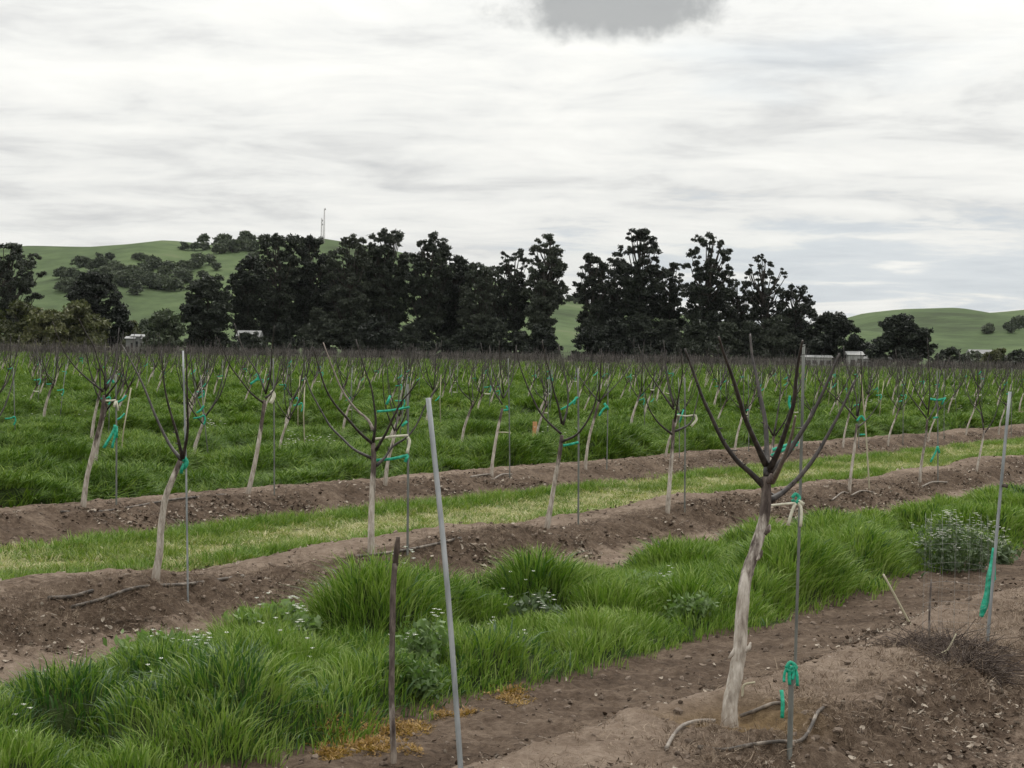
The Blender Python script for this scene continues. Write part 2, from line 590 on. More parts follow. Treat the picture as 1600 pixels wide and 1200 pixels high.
M['stake'] = noise_col('weathered_stake', [(0.08, 0.085, 0.075), (0.16, 0.165, 0.15), (0.27, 0.27, 0.25)], 14, 0.6, metal=0.25, stretch=(1, 1, 0.2))
M['stake_pale'] = noise_col('pale_bamboo', [(0.26, 0.23, 0.15), (0.48, 0.44, 0.33)], 10, 0.7, stretch=(1, 1, 0.2))
M['tape'] = noise_col('green_tape', [(0.004, 0.16, 0.095), (0.010, 0.34, 0.205), (0.07, 0.52, 0.36)], 25, 0.4, spec=0.45)
M['tape_white'] = noise_col('white_tape', [(0.45, 0.43, 0.32), (0.74, 0.72, 0.60)], 20, 0.5)
M['hose'] = noise_col('dusty_hose', [(0.022, 0.019, 0.017), (0.085, 0.070, 0.058), (0.33, 0.28, 0.23)], 9, 0.6, stretch=(1, 1, 0.5))
M['hose_pale'] = noise_col('sunbleached_hose', [(0.12, 0.10, 0.085), (0.30, 0.26, 0.22)], 14, 0.6)
M['wood'] = noise_col('raw_wood', [(0.40, 0.20, 0.09), (0.62, 0.35, 0.17)], 9, 0.75, stretch=(1, 1, 0.12))
M['stick'] = noise_col('dead_stick', [(0.018, 0.014, 0.012), (0.055, 0.040, 0.032), (0.12, 0.09, 0.07)], 26, 0.7, bmp=0.006, stretch=(1, 1, 0.3))
M['stick_low'] = bark_material('dead_stick_scuffed', 0.28, 0.55)
M['twig'] = noise_col('dry_twig', [(0.035, 0.026, 0.022), (0.080, 0.060, 0.050), (0.19, 0.15, 0.12)], 14, 0.9)
M['wire'] = noise_col('netting_wire', [(0.22, 0.22, 0.21), (0.36, 0.36, 0.35)], 8, 0.5, metal=0.6)
M['clod'] = noise_col('clod', [(0.10, 0.074, 0.056), (0.155, 0.117, 0.090), (0.23, 0.18, 0.142)], 18, 0.95, rnd=0.5, bmp=0.01)
M['litter'] = noise_col('leaf_litter', [(0.05, 0.034, 0.023), (0.12, 0.086, 0.062), (0.20, 0.155, 0.12), (0.38, 0.325, 0.265)], 3, 0.85, rnd=0.85)
M['thatch'] = noise_col('dry_thatch', [(0.11, 0.075, 0.05), (0.19, 0.14, 0.10), (0.30, 0.235, 0.175)], 3, 0.9, rnd=0.7)
M['grass'] = leaf_mat('tall_grass', [(0.040, 0.086, 0.011), (0.088, 0.160, 0.021), (0.155, 0.235, 0.038), (0.24, 0.30, 0.09)], trans=0.25, patch=0.75, rough=0.5, spec=0.22)
M['grass_far'] = leaf_mat('field_grass', [(0.042, 0.084, 0.011), (0.092, 0.158, 0.021), (0.18, 0.245, 0.04)], trans=0.20, patch=0.75, rough=0.55, spec=0.15, wscale=0.9)  # contrasting tone patches also stand in for light and shade on hummocks
M['coarse'] = leaf_mat('coarse_grass', [(0.030, 0.075, 0.016), (0.065, 0.130, 0.035), (0.125, 0.200, 0.075)], trans=0.3, patch=0.4, spec=0.5, rough=0.42)
M['mown'] = leaf_mat('mown_grass', [(0.075, 0.125, 0.020), (0.14, 0.195, 0.034), (0.23, 0.265, 0.065)], trans=0.3, patch=0.6)
M['straw'] = leaf_mat('cut_straw', [(0.22, 0.21, 0.085), (0.36, 0.33, 0.16), (0.47, 0.43, 0.25)], trans=0.2, patch=0.4)
M['moss'] = leaf_mat('orange_dodder', [(0.15, 0.078, 0.020), (0.24, 0.135, 0.032), (0.34, 0.21, 0.06)], trans=0.2, patch=0.4)
M['weed'] = leaf_mat('broad_weed', [(0.075, 0.125, 0.040), (0.13, 0.195, 0.068), (0.20, 0.27, 0.12)], trans=0.3, patch=0.3)
M['greyweed'] = leaf_mat('grey_green_weed', [(0.07, 0.10, 0.05), (0.125, 0.165, 0.09), (0.19, 0.24, 0.15)], trans=0.25, patch=0.3)
M['petal'] = noise_col('white_petal', [(0.62, 0.62, 0.54), (0.82, 0.82, 0.76)], 5, 0.7)
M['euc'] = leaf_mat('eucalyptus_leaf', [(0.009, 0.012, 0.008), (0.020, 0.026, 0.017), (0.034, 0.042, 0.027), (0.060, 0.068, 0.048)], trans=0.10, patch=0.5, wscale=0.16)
M['oak'] = leaf_mat('oak_leaf', [(0.034, 0.046, 0.026), (0.060, 0.076, 0.044), (0.095, 0.112, 0.068)], trans=0.12, patch=0.5, wscale=0.1)
M['willow'] = leaf_mat('olive_bush_leaf', [(0.040, 0.046, 0.018), (0.075, 0.080, 0.032), (0.12, 0.12, 0.055)], trans=0.2, patch=0.5, wscale=0.2)
M['bark_tree'] = noise_col('euc_bark', [(0.03, 0.026, 0.022), (0.075, 0.066, 0.056)], 0.8, 0.9)
M['white_wall'] = noise_col('white_wall', [(0.26, 0.26, 0.25), (0.36, 0.36, 0.35)], 0.6, 0.7)
M['grey_roof'] = noise_col('grey_roof', [(0.14, 0.14, 0.14), (0.24, 0.24, 0.235)], 0.5, 0.7)
M['pale_roof'] = noise_col('pale_roof', [(0.24, 0.24, 0.235), (0.33, 0.33, 0.325)], 0.5, 0.6)
M['dark_win'] = noise_col('dark_opening', [(0.02, 0.022, 0.025), (0.05, 0.05, 0.05)], 1, 0.3)
M['mast'] = noise_col('mast_steel', [(0.30, 0.28, 0.27), (0.40, 0.37, 0.36)], 0.5, 0.6)


def hill_material():
    mt, t, b, o = new_mat('hill_grass')
    c = nd(t, 'ShaderNodeTexCoord').outputs['Object']
    n1 = nd(t, 'ShaderNodeTexNoise', i_Scale=0.006, i_Detail=8.0, i_Roughness=0.6)
    n2 = nd(t, 'ShaderNodeTexNoise', i_Scale=0.05, i_Detail=5.0, i_Roughness=0.65)
    for n in (n1, n2):
        lk(t, c, n.inputs['Vector'])
    f = math_node(t, 'ADD', math_node(t, 'MULTIPLY', n1.outputs[0], 0.6), math_node(t, 'MULTIPLY', n2.outputs[0], 0.4))
    lk(t, ramp(t, f, [(0.36, (0.044, 0.058, 0.029)), (0.45, (0.060, 0.085, 0.038)), (0.55, (0.086, 0.118, 0.052)), (0.66, (0.118, 0.132, 0.072))]), b.inputs['Base Color'])
    b.inputs['Roughness'].default_value = 0.95
    b.inputs['Specular IOR Level'].default_value = 0.05
    bump(t, b, n2.outputs[0], 0.5, 1.5)
    return mt


M['hill'] = hill_material()

# lumps of the near strip given as (base pixel, radius m, height m)
LUMP = []
for (px, py, r, h) in ((575, 1010, 0.62, 0.60), (660, 990, 0.45, 0.40), (500, 1010, 0.4, 0.40), (838, 968, 0.42, 0.48), (1270, 935, 0.85, 0.50), (1180, 955, 0.5, 0.25), (1345, 900, 0.7, 0.36), (1300, 880, 0.6, 0.36),
                       (360, 1150, 0.42, 0.40), (250, 1160, 0.35, 0.2), (110, 1130, 0.4, 0.2), (180, 1062, 0.32, 0.24), (1075, 975, 0.28, 0.30), (930, 1020, 0.35, 0.16), (720, 1050, 0.3, 0.15), (1560, 845, 0.8, 0.3), (440, 1090, 0.35, 0.1)):
    g_, _ = G(px, py)
    LUMP.append((g_[0], g_[1], r, h))


def near_h(x, y):
    s, t = st(x, y)
    h = 0.06 + 0.50 * domes(x, y, 0.95, 111, 0.45, 0.75) + 0.07 * fbm(x * 3, y * 3, 113, 2)
    for (a, b, r, hh) in LUMP:
        h = np.maximum(h, (hh + 0.26) * np.sqrt(np.clip(1.0 - ((x - a) ** 2 + (y - b) ** 2) / (1.45 * r * r), 0, 1)) + 0.06 * fbm(x * 4, y * 4, 115, 2))
    e = 0.5 * (fbm(s * 0.8, t * 0.8, 71, 3) - 0.5)
    edge = sm(7.25, 7.95, t + e) * sm(10.6, 9.7, t + e)
    return h * (0.25 + 0.75 * edge), edge


def field_h(s, t, lump2):
    return 0.03 + 1.02 * domes(s * 0.62, t, 1.45, 155, 0.46, 0.68) * (0.6 + 0.55 * lump2)


def tussock(x, y):
    """turf mounds that carry the tall grass: real relief under the blades"""
    x = np.asarray(x, float); y = np.asarray(y, float)
    s, t = st(x, y)
    hN, eN = near_h(x, y)
    near_ = np.where((t > 7.0) & (t < 10.9), 0.62 * np.maximum(hN - 0.10, 0) * eN, 0.0)
    k, o = rowk(t)
    m_ = np.where(k >= 0, sm(1.15, 1.7, np.abs(o)), 0.0) * np.where(t > TC, 1.0, 0.0)
    m_ = np.maximum(m_, np.where((k == 0) & (t > TC), sm(0.72, 1.1, np.abs(o)), 0.0))
    far_ = 0.62 * field_h(s, t, fbm(s * 0.25, t * 0.25, 161, 2)) * m_ * sm(135, 95, np.hypot(x, y))
    return near_ + far_


# ------------------------------------------------------------------ ground sheet
ang = np.concatenate([np.linspace(-180, -27, 40, endpoint=False), np.arange(-27, 27, 0.16), np.linspace(27, 180, 40)])
rad_ = [0.0, 1.0, 2.5, 4.0, 5.5]
r_ = 7.0
while r_ < 3550:
    rad_.append(r_)
    r_ *= 1.0042 if r_ < 75 else (1.012 if r_ < 450 else 1.08)
rad_ = np.array(rad_)
A_, R_ = np.meshgrid(np.radians(ang), rad_)
X = R_ * np.sin(A_); Y = R_ * np.cos(A_)
Z = ground(X, Y)
Z = Z * sm(520, 380, R_)
nr, na = X.shape
idx = np.arange(nr * na).reshape(nr, na)
q = np.stack([idx[:-1, :-1], idx[:-1, 1:], idx[1:, 1:], idx[1:, :-1]], -1).reshape(-1, 4)[:, ::-1]
me = bpy.data.meshes.new('ground')
me.vertices.add(nr * na)
me.vertices.foreach_set('co', np.stack([X, Y, Z], -1).reshape(-1).astype(np.float32))
me.loops.add(len(q) * 4)
me.loops.foreach_set('vertex_index', q.reshape(-1).astype(np.int32))
me.polygons.add(len(q))
me.polygons.foreach_set('loop_start', np.arange(0, len(q) * 4, 4, dtype=np.int32))
me.polygons.foreach_set('use_smooth', np.ones(len(q), bool))
me.update(calc_edges=True)
me.materials.append(M['soil'])
S_, T_ = st(X, Y)
soil = soilmask(S_, T_)
mown = sm(14.2, 14.7, T_) * sm(17.8, 17.2, T_)
strawp = mown * sm(0.42, 0.58, fbm(S_ * 0.45, T_ * 1.1, 81, 3) + 0.14 * np.exp(-((T_ - 15.9) / 0.7) ** 2))
crest = np.maximum.reduce([np.exp(-((T_ - TA - 0.25) / 0.85) ** 4), 0.75 * np.exp(-((T_ - TB - 0.4) / 0.8) ** 4), 0.6 * np.exp(-((T_ - TC - 0.1) / 0.6) ** 4),
                           0.85 * np.exp(-((T_ - 11.0) / 0.55) ** 4), 0.6 * np.exp(-((T_ - 3.0) / 1.0) ** 4)])
tanm = np.clip(crest * (0.45 + 0.9 * fbm(X * 0.7, Y * 0.7, 91, 3)), 0, 1)
zone = np.stack([1 - soil, tanm, strawp, np.ones_like(soil)], -1).reshape(-1).astype(np.float32)
al = me.attributes.new('zone', 'FLOAT_COLOR', 'POINT'); al.data.foreach_set('color', zone)
damp = np.exp(-(np.hypot(X - HOLE[0] - 0.1, Y - HOLE[1]) / 0.5) ** 4).reshape(-1).astype(np.float32)
al = me.attributes.new('damp', 'FLOAT', 'POINT'); al.data.foreach_set('value', damp)
go = bpy.data.objects.new('ground', me)
COL.objects.link(go)
tag(go, kind='structure')

# ------------------------------------------------------------------ hills
RIDGE = [(-1400, 400), (-800, 380), (-300, 392), (0, 388), (60, 384), (150, 386), (215, 382), (270, 376), (310, 380), (345, 384), (420, 374), (505, 373), (600, 388), (680, 408), (745, 430), (790, 446), (860, 464), (930, 482),
         (1050, 500), (1180, 512), (1280, 506), (1345, 488), (1400, 482), (1470, 480), (1515, 489), (1560, 486), (1620, 480), (1800, 470), (2200, 450), (2900, 440)]
YR = 1500.0


def ridge_h(px):
    py = np.interp(px, [a for a, b in RIDGE], [b for a, b in RIDGE])
    hz = 549 + (px - 800) * math.tan(ROLL)
    return (hz - py) / FPX * YR + 2.6


def hill(x, y):
    px = 800 + x / YR * FPX
    h = ridge_h(px + 25 * (fbm(px * 0.01, y * 0.004, 5, 2) - 0.5) * (np.abs(y - YR) / 400))
    y0 = 800 + 160 * (fbm(x * 0.004, x * 0 + 3.3, 15, 3))
    prof = np.where(y < YR, sm(0, 1, (y - y0) / (YR - y0)) ** 1.15, sm(1, -0.3, (y - YR) / 1500))
    spur = (fbm(x * 0.006 + y * 0.0015, y * 0.003, 25, 4) - 0.5) * 46 * prof * (1 - prof) * 2.4
    return np.maximum(h * prof + spur, -4)


hx = np.linspace(-1150, 1250, 300); hy = np.concatenate([np.linspace(740, 1500, 120), np.linspace(1510, 3000, 40)])
HX, HY = np.meshgrid(hx, hy)
HZ = hill(HX, HY) - 0.8
n0, n1_ = HX.shape
idx = np.arange(n0 * n1_).reshape(n0, n1_)
mb = MB()
q = np.stack([idx[:-1, :-1], idx[:-1, 1:], idx[1:, 1:], idx[1:, :-1]], -1).reshape(-1, 4)
mb.add(np.stack([HX, HY, HZ], -1).reshape(-1, 3), [tuple(a) for a in q.tolist()])
tag(mb.build('hills', M['hill']), kind='structure')


def on_hill(px, py):
    d = ray(px, py)
    k = np.arange(800, 2200, 1.0)
    p = CAM[None] + d[None] * k[:, None]
    hit = np.nonzero(p[:, 2] < hill(p[:, 0], p[:, 1]) - 0.8)[0]
    if not len(hit):
        i = int(np.argmin(np.abs(k - YR)))
        q_ = p[i]; q_[2] = float(hill(q_[0], q_[1])) - 0.8
        return q_
    q_ = p[hit[0]]; q_[2] = float(hill(q_[0], q_[1])) - 0.8
    return q_


# ------------------------------------------------------------------ leafy crowns
def leaf_quads(cent, size, rs, aspect=1.6, droop=0.3, tri=False):
    n = len(cent)
    a = rs.normal(size=(n, 3)); a[:, 2] -= droop
    a /= np.linalg.norm(a, axis=1)[:, None]
    b = np.cross(a, rs.normal(size=(n, 3))); b /= np.linalg.norm(b, axis=1)[:, None] + 1e-9
    sz = size * (0.6 + 0.8 * rs.random(n))
    a = a * sz[:, None] * aspect * 0.5; b = b * sz[:, None] * 0.5
    if tri:
        return np.stack([cent - a, cent + a * 0.2 + b, cent + a - b * 0.5], 1)
    return np.stack([cent - a, cent + b * 0.9, cent + a, cent - b * 0.9], 1)


def lobes_to_leaves(lobes, per, size, rs, droop=0.3, flat=0.8):
    out = []
    for (c, r) in lobes:
        for q_ in range(5):
            r2 = r * (0.30 + 0.40 * rs.random())
            d = rs.normal(size=3); d /= np.linalg.norm(d)
            c2_ = np.asarray(c) + d * r * 0.72 * np.array([1.1, 1.1, 0.75])
            n = max(6, int(per * r2 * r2 * 0.85))
            dd = rs.normal(size=(n, 3)); dd /= np.linalg.norm(dd, axis=1)[:, None]
            rad = r2 * rs.random(n) ** 0.5 * (0.75 + 0.6 * rs.random(n))
            p = c2_ + dd * rad[:, None] * np.array([1.1, 1.1, flat])
            p[:, 2] = np.where(p[:, 2] < c2_[2], c2_[2] + (p[:, 2] - c2_[2]) * 0.6, p[:, 2])
            out.append(p)
    return leaf_quads(np.concatenate(out), size, rs, droop=droop, tri=True)


def big_tree(name, loc, H, hw, seed, label, cat='tree', group=None, mat='euc', low=0.08, top_open=0.5, dens=1.0, shape='euc', lobe=None, size=0.38, nlobes=60):
    rs = np.random.default_rng(seed)
    root = empty(name, loc, label, cat, group)
    tr = MB()
    lean = rs.normal(size=2) * 0.02 * H
    th = H * (0.80 if shape == 'euc' else 0.6)
    axis = [np.array([lean[0] * (z / th) ** 2 + 0.25 * rs.normal() * (z > 0), lean[1] * (z / th) ** 2, z * 1.0]) for z in np.linspace(-0.3, th, 6)]
    r0 = max(0.12, H * 0.018)
    tr.tube(axis, np.linspace(r0, r0 * 0.25, 6), 7, 3, 0.08, seed=seed)
    tr.build('trunk', M['bark_tree'], root)
    lobes = []
    lb = lobe or H * 0.062
    limbs = MB()
    for i in range(nlobes):
        u = (i + rs.random()) / nlobes
        z = low + (1 - low) * u ** (0.82 if top_open < 0.7 else 0.68)
        if shape == 'euc':
            prof = np.interp(z, [0, 0.15, 0.4, 0.62, 0.8, 0.93, 1.0], [0.50, 0.56, 0.66, 0.90, 1.0, 0.88, 0.55])
        elif shape == 'oval':
            prof = math.sqrt(max(0.02, 1 - ((z - 0.52) / 0.52) ** 2))
        elif shape == 'spiky':
            prof = np.interp(z, [0, 0.3, 0.55, 0.8, 1.0], [0.85, 0.75, 0.75, 0.95, 0.85])
        else:
            prof = math.sqrt(max(0.03, 1 - ((z - 0.35) / 0.66) ** 2))
        a = rs.random() * 2 * math.pi
        rr = hw * prof * math.sqrt(rs.random()) * (0.98 if u > 0.5 else 1.0)
        r = lb * (0.65 + 0.65 * rs.random()) * (1.0 - 0.38 * sm(0.3, 0.8, u) * top_open)
        ax = np.array([lean[0] * z * z, lean[1] * z * z])
        zz = (z * H - r * 0.6 * z) * (1 - 0.17 * (rr / hw) ** 2 * z) * (1 - 0.05 * rs.random() * z)
        c = np.array([ax[0] + math.cos(a) * rr, ax[1] + math.sin(a) * rr, zz])
        if u > 0.40 and rs.random() < 0.34 * top_open:
            r *= 0.5
        lobes.append((c, r))
        if u > 0.3 and i % 2 == 0:
            zb = max(0.12 * H, zz - H * (0.16 + 0.10 * rs.random()))
            pb = np.array([np.interp(zb, [a_[2] for a_ in axis], [a_[0] for a_ in axis]), np.interp(zb, [a_[2] for a_ in axis], [a_[1] for a_ in axis]), zb])
            midp = (pb + c) / 2 + np.array([(c[0] - pb[0]) * 0.12, (c[1] - pb[1]) * 0.12, -0.02 * H])
            limbs.tube([pb, midp, c], [r0 * 0.4, r0 * 0.28, r0 * 0.12], 4, 2, cap=False)
    if limbs.n:
        limbs.build('limbs', M['bark_tree'], root)
    V = lobes_to_leaves(lobes, 62 * dens / (size / 0.62) ** 2, size * 1.12, rs)
    o = bpy.data.objects.new('crown', quads_mesh('crown', V, M[mat]))
    o.parent = root
    COL.objects.link(o)
    return root


def flat_loc(px, depth, sink=0.0):
    p = P(px, 549 + (px - 800) * math.tan(ROLL), depth)
    return np.array([p[0], p[1], -sink])


def top_h(py, px, depth):
    hz = 549 + (px - 800) * math.tan(ROLL)
    return (hz - py) / FPX * depth + 2.6


# windbreak of eucalyptus: (x in photo, top y, half width px, distance, open crown, shape)
EUC = [
    (8, 370, 66, 430, 0.25, 'euc', 'tall dark eucalyptus rising above the olive bushes'),
    (150, 420, 43, 415, 0.3, 'oval', 'dark egg-shaped tree standing alone before the green hillside'),
    (322, 424, 36, 420, 0.4, 'oval', 'low rounded dark tree at the house end of the windbreak'),
    (384, 398, 30, 432, 0.3, 'euc', None),
    (432, 352, 48, 445, 0.6, 'euc', 'broad eucalyptus with feathery top in front of the radio masts'),
    (482, 362, 36, 450, 0.6, 'euc', None),
    (541, 358, 38, 440, 0.6, 'euc', None),
    (604, 349, 38, 446, 0.6, 'euc', None),
    (664, 355, 36, 442, 0.6, 'euc', None),
    (706, 392, 30, 448, 0.4, 'euc', None),
    (512, 398, 34, 468, 0.3, 'euc', None),
    (572, 396, 32, 464, 0.3, 'euc', None),
    (772, 412, 28, 462, 0.4, 'euc', None),
    (742, 404, 28, 440, 0.5, 'euc', None),
    (803, 380, 30, 446, 0.9, 'spiky', 'eucalyptus with split open top and sky between its limbs'),
    (848, 360, 31, 440, 1.0, 'euc', None),
    (925, 386, 25, 444, 1.0, 'euc', None),
    (955, 402, 24, 452, 1.1, 'euc', None),
    (998, 347, 42, 440, 1.05, 'euc', 'tallest eucalyptus of the windbreak with airy layered crown'),
    (1048, 402, 26, 448, 1.1, 'euc', None),
    (1104, 355, 44, 438, 1.05, 'euc', None),
    (1150, 430, 28, 446, 1.1, 'euc', None),
    (1196, 392, 40, 440, 1.2, 'spiky', 'spiky eucalyptus with fan of bare upper limbs near the end of the windbreak'),
    (1243, 440, 32, 436, 0.8, 'euc', None),
    (1300, 486, 50, 425, 0.4, 'round', 'low broad dark tree next to the white barn roof'),
    (1408, 490, 52, 420, 0.4, 'round', 'solitary wide round-headed dark tree beyond the white barn'),
]
ORD = ['first', 'second', 'third', 'fourth', 'fifth', 'sixth', 'seventh', 'eighth', 'ninth', 'tenth', 'eleventh', 'twelfth', 'thirteenth', 'fourteenth', 'fifteenth', 'sixteenth', 'seventeenth', 'eighteenth', 'nineteenth', 'twentieth', 'twenty-first', 'twenty-second', 'twenty-third', 'twenty-fourth', 'twenty-fifth', 'twenty-sixth']
for i, (px, ty, hwp, dep, op, shp, lab) in enumerate(EUC):
    H = top_h(ty, px, dep)
    hw = hwp / FPX * dep
    nl = {'euc': 135, 'spiky': 150, 'oval': 100, 'round': 100}[shp]
    lobe = {'euc': H * 0.050, 'spiky': H * 0.037, 'oval': H * 0.085, 'round': H * 0.115}[shp]
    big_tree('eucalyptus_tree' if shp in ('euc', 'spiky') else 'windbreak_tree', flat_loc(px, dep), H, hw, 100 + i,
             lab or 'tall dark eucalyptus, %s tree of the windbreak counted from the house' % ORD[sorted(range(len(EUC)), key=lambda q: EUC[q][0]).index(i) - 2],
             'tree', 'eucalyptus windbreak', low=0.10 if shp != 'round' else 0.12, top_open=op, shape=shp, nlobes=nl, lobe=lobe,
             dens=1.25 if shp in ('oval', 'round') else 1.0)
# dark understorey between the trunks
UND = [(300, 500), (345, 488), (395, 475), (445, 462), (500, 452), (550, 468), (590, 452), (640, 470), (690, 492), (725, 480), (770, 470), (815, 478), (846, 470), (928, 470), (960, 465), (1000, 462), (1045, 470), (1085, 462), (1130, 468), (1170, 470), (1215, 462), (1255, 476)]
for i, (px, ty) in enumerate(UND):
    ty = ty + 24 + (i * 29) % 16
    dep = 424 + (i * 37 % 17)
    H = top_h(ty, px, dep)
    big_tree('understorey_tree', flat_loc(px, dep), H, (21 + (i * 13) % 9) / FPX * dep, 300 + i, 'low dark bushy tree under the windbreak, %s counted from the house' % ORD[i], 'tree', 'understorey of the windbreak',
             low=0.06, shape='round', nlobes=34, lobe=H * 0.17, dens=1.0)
# bushes at the field edge
BUSH = [
    (28, 470, 60, 405, 'willow', 'large olive-green bush below the eucalyptus nearest the hill gap'),
    (118, 468, 48, 402, 'willow', 'olive-green bush beside the egg-shaped tree'),
    (75, 478, 40, 400, 'willow', 'rounded olive bush between two larger olive bushes'),
    (256, 482, 30, 410, 'oak', 'small mid-green round bush before the green hill foot'),
    (230, 498, 40, 700, 'oak', 'low far hedge clump at the foot of the wooded hill'),
    (205, 500, 30, 690, 'willow', 'pale far hedge clump behind the row of white sheds'),
    (392, 519, 34, 402, 'euc', 'low dark bush in front of the half-hidden house'),
    (1485, 541, 34, 430, 'euc', 'low dark hedge bush beside the solitary wide tree'),
    (1525, 548, 26, 470, 'oak', 'small green bush before the grey-roofed shed'),
    (1560, 543, 24, 440, 'willow', 'small pale bush at the foot of the smooth hill'),
    (1592, 546, 30, 430, 'euc', 'dark bush at the end of the far hedge under the smooth hill'),
    (1640, 540, 34, 432, 'euc', 'dark bush beyond the far hedge end'),
    (1350, 540, 18, 455, 'oak', 'small bush behind the white barn roof'),
]
for i, (px, ty, hwp, dep, mt, lab) in enumerate(BUSH):
    H = top_h(ty, px, dep)
    big_tree('bush', flat_loc(px, dep), H, hwp / FPX * dep, 400 + i, lab, 'bush', None, mat=mt, low=0.05, shape='round', nlobes=40, lobe=H * 0.19, dens=1.0 if H > 4 else 2.0, size=0.5)

# oaks on the hills
OAKS = []
rs = np.random.default_rng(5)
for (x0, x1, y0, y1, n, r) in ((80, 130, 425, 448, 9, 12), (108, 175, 402, 425, 7, 11), (130, 220, 425, 452, 14, 13), (175, 235, 412, 440, 10, 12), (215, 300, 425, 452, 13, 13),
                               (235, 345, 405, 428, 15, 11), (318, 392, 378, 390, 11, 12), (330, 400, 388, 402, 8, 11), (285, 330, 386, 392, 4, 8), (1536, 1552, 505, 514, 3, 9), (1570, 1600, 500, 514, 5, 10),
                               (860, 905, 462, 468, 5, 9), (690, 760, 415, 440, 6, 11), (150, 270, 396, 408, 5, 7)):
    for _ in range(n):
        OAKS.append((x0 + (x1 - x0) * rs.random(), y0 + (y1 - y0) * rs.random(), r * (0.7 + 0.5 * rs.random())))
protos = []
for v in range(5):
    rs2 = np.random.default_rng(900 + v)
    tb = MB().tube([(0, 0, -1.5), (0.1, 0, 2), (0.2, 0.1, 4)], [0.5, 0.4, 0.25], 6, 2)
    lobes = []
    for i in range(26):
        a = rs2.random() * 6.283; u = rs2.random()
        rr = 5.2 * math.sqrt(rs2.random()) * (1 - 0.5 * u)
        lobes.append((np.array([math.cos(a) * rr, math.sin(a) * rr, 2.2 + 5.2 * u]), 1.7 + rs2.random()))
    V = lobes_to_leaves(lobes, 16, 1.1, rs2)
    protos.append((tb.mesh('trunk', M['bark_tree']), quads_mesh('crown', V, M['oak'])))
for i, (px, py, r) in enumerate(OAKS):
    p = on_hill(px, py + (9 if py > 395 else 3))
    tm, cm = protos[i % 5]
    far_r = px > 1400
    root = empty('oak_tree', p, ('grey-green oak on the smooth bare hill' if far_r else ('oak on the ridge beside the radio masts' if py < 391 else 'hazy grey-green oak in the groves on the wooded hillside')), 'oak', 'oaks on the smooth hill' if far_r else 'oaks on the wooded hill')
    k = r / FPX * p[1] / 5.6
    root.scale = (k, k, k * (0.85 + 0.3 * rs.random()))
    root.rotation_euler = (0, 0, rs.random() * 6)
    for nm, d in (('trunk', tm), ('crown', cm)):
        o = bpy.data.objects.new(nm, d); o.parent = root; COL.objects.link(o)

# radio masts on the ridge
for px, ty, lab in ((506, 326, 'tall thin lattice radio mast on the hill ridge'), (502, 341, 'shorter lattice radio mast with dishes beside the taller one')):
    b0 = on_hill(px, 380)
    Hm = (float(P(px, ty, b0[1])[2]) - b0[2])
    root = empty('radio_mast', b0, lab, 'mast')
    fr = MB(); wd = 0.7
    cs = [(wd * math.cos(a), wd * math.sin(a)) for a in (0.3, 2.4, 4.5)]
    for (x, y) in cs:
        MB().tube([(x, y, -1), (x * 0.5, y * 0.5, Hm)], [0.11, 0.08], 5, 1).build('leg', M['mast'], root)
    nb_ = int(Hm / 2)
    for j in range(nb_):
        z0, z1 = j * Hm / nb_, (j + 1) * Hm / nb_
        k0, k1 = 1 - 0.5 * z0 / Hm, 1 - 0.5 * z1 / Hm
        for i in range(3):
            a, b = cs[i], cs[(i + 1) % 3]
            fr.tube([(a[0] * k0, a[1] * k0, z0), (b[0] * k1, b[1] * k1, z1)], 0.06, 4, 1)
            fr.tube([(a[0] * k1, a[1] * k1, z1), (b[0] * k1, b[1] * k1, z1)], 0.05, 4, 1)
    fr.build('bracing', M['mast'], root)
    for z in ([Hm * 0.98] if ty < 330 else [Hm * 0.75, Hm * 0.9]):
        MB().tube([(0.7, -0.5, z - 0.6), (0.7, -0.8, z), (0.7, -0.5, z + 0.6)], [0.3, 0.5, 0.3], 8, 2).build('antenna', M['white_wall'], root)


# far buildings
def shed(name, px, dep, w, d, wall_h, roof_h, lab, roof='grey_roof', doors=1, rz=0.0, cat='shed', sink=0.0):
    p = flat_loc(px, dep)
    root = empty(name, p, lab, cat)
    root.rotation_euler = (0, 0, rz)
    MB().box((0, 0, wall_h / 2 - 0.1), w, d, wall_h + 0.2).build('wall', M['white_wall'], root, smooth=False)
    v = [(-w / 2 - .3, -d / 2 - .3, wall_h + .004), (w / 2 + .3, -d / 2 - .3, wall_h + .004), (w / 2 + .3, d / 2 + .3, wall_h + .004), (-w / 2 - .3, d / 2 + .3, wall_h + .004), (-w / 2 - .3, 0, wall_h + roof_h), (w / 2 + .3, 0, wall_h + roof_h)]
    MB().add(v, [(3, 2, 1, 0), (0, 1, 5, 4), (2, 3, 4, 5), (0, 4, 3), (1, 2, 5)]).build('roof', M[roof], root, smooth=False)
    for k in range(doors):
        x = (k + 0.5) / doors * w - w / 2
        dh = min(2.1, wall_h * 0.75)
        MB().box((x - 0.6, -d / 2 - 0.02, dh / 2), 1.0, 0.06, dh).build('door', M['dark_win'], root, smooth=False)
        MB().box((x + w / doors * 0.25, -d / 2 - 0.02, wall_h * 0.6), min(1.4, w / doors * .3), 0.06, wall_h * 0.3).build('window', M['dark_win'], root, smooth=False)
    return root


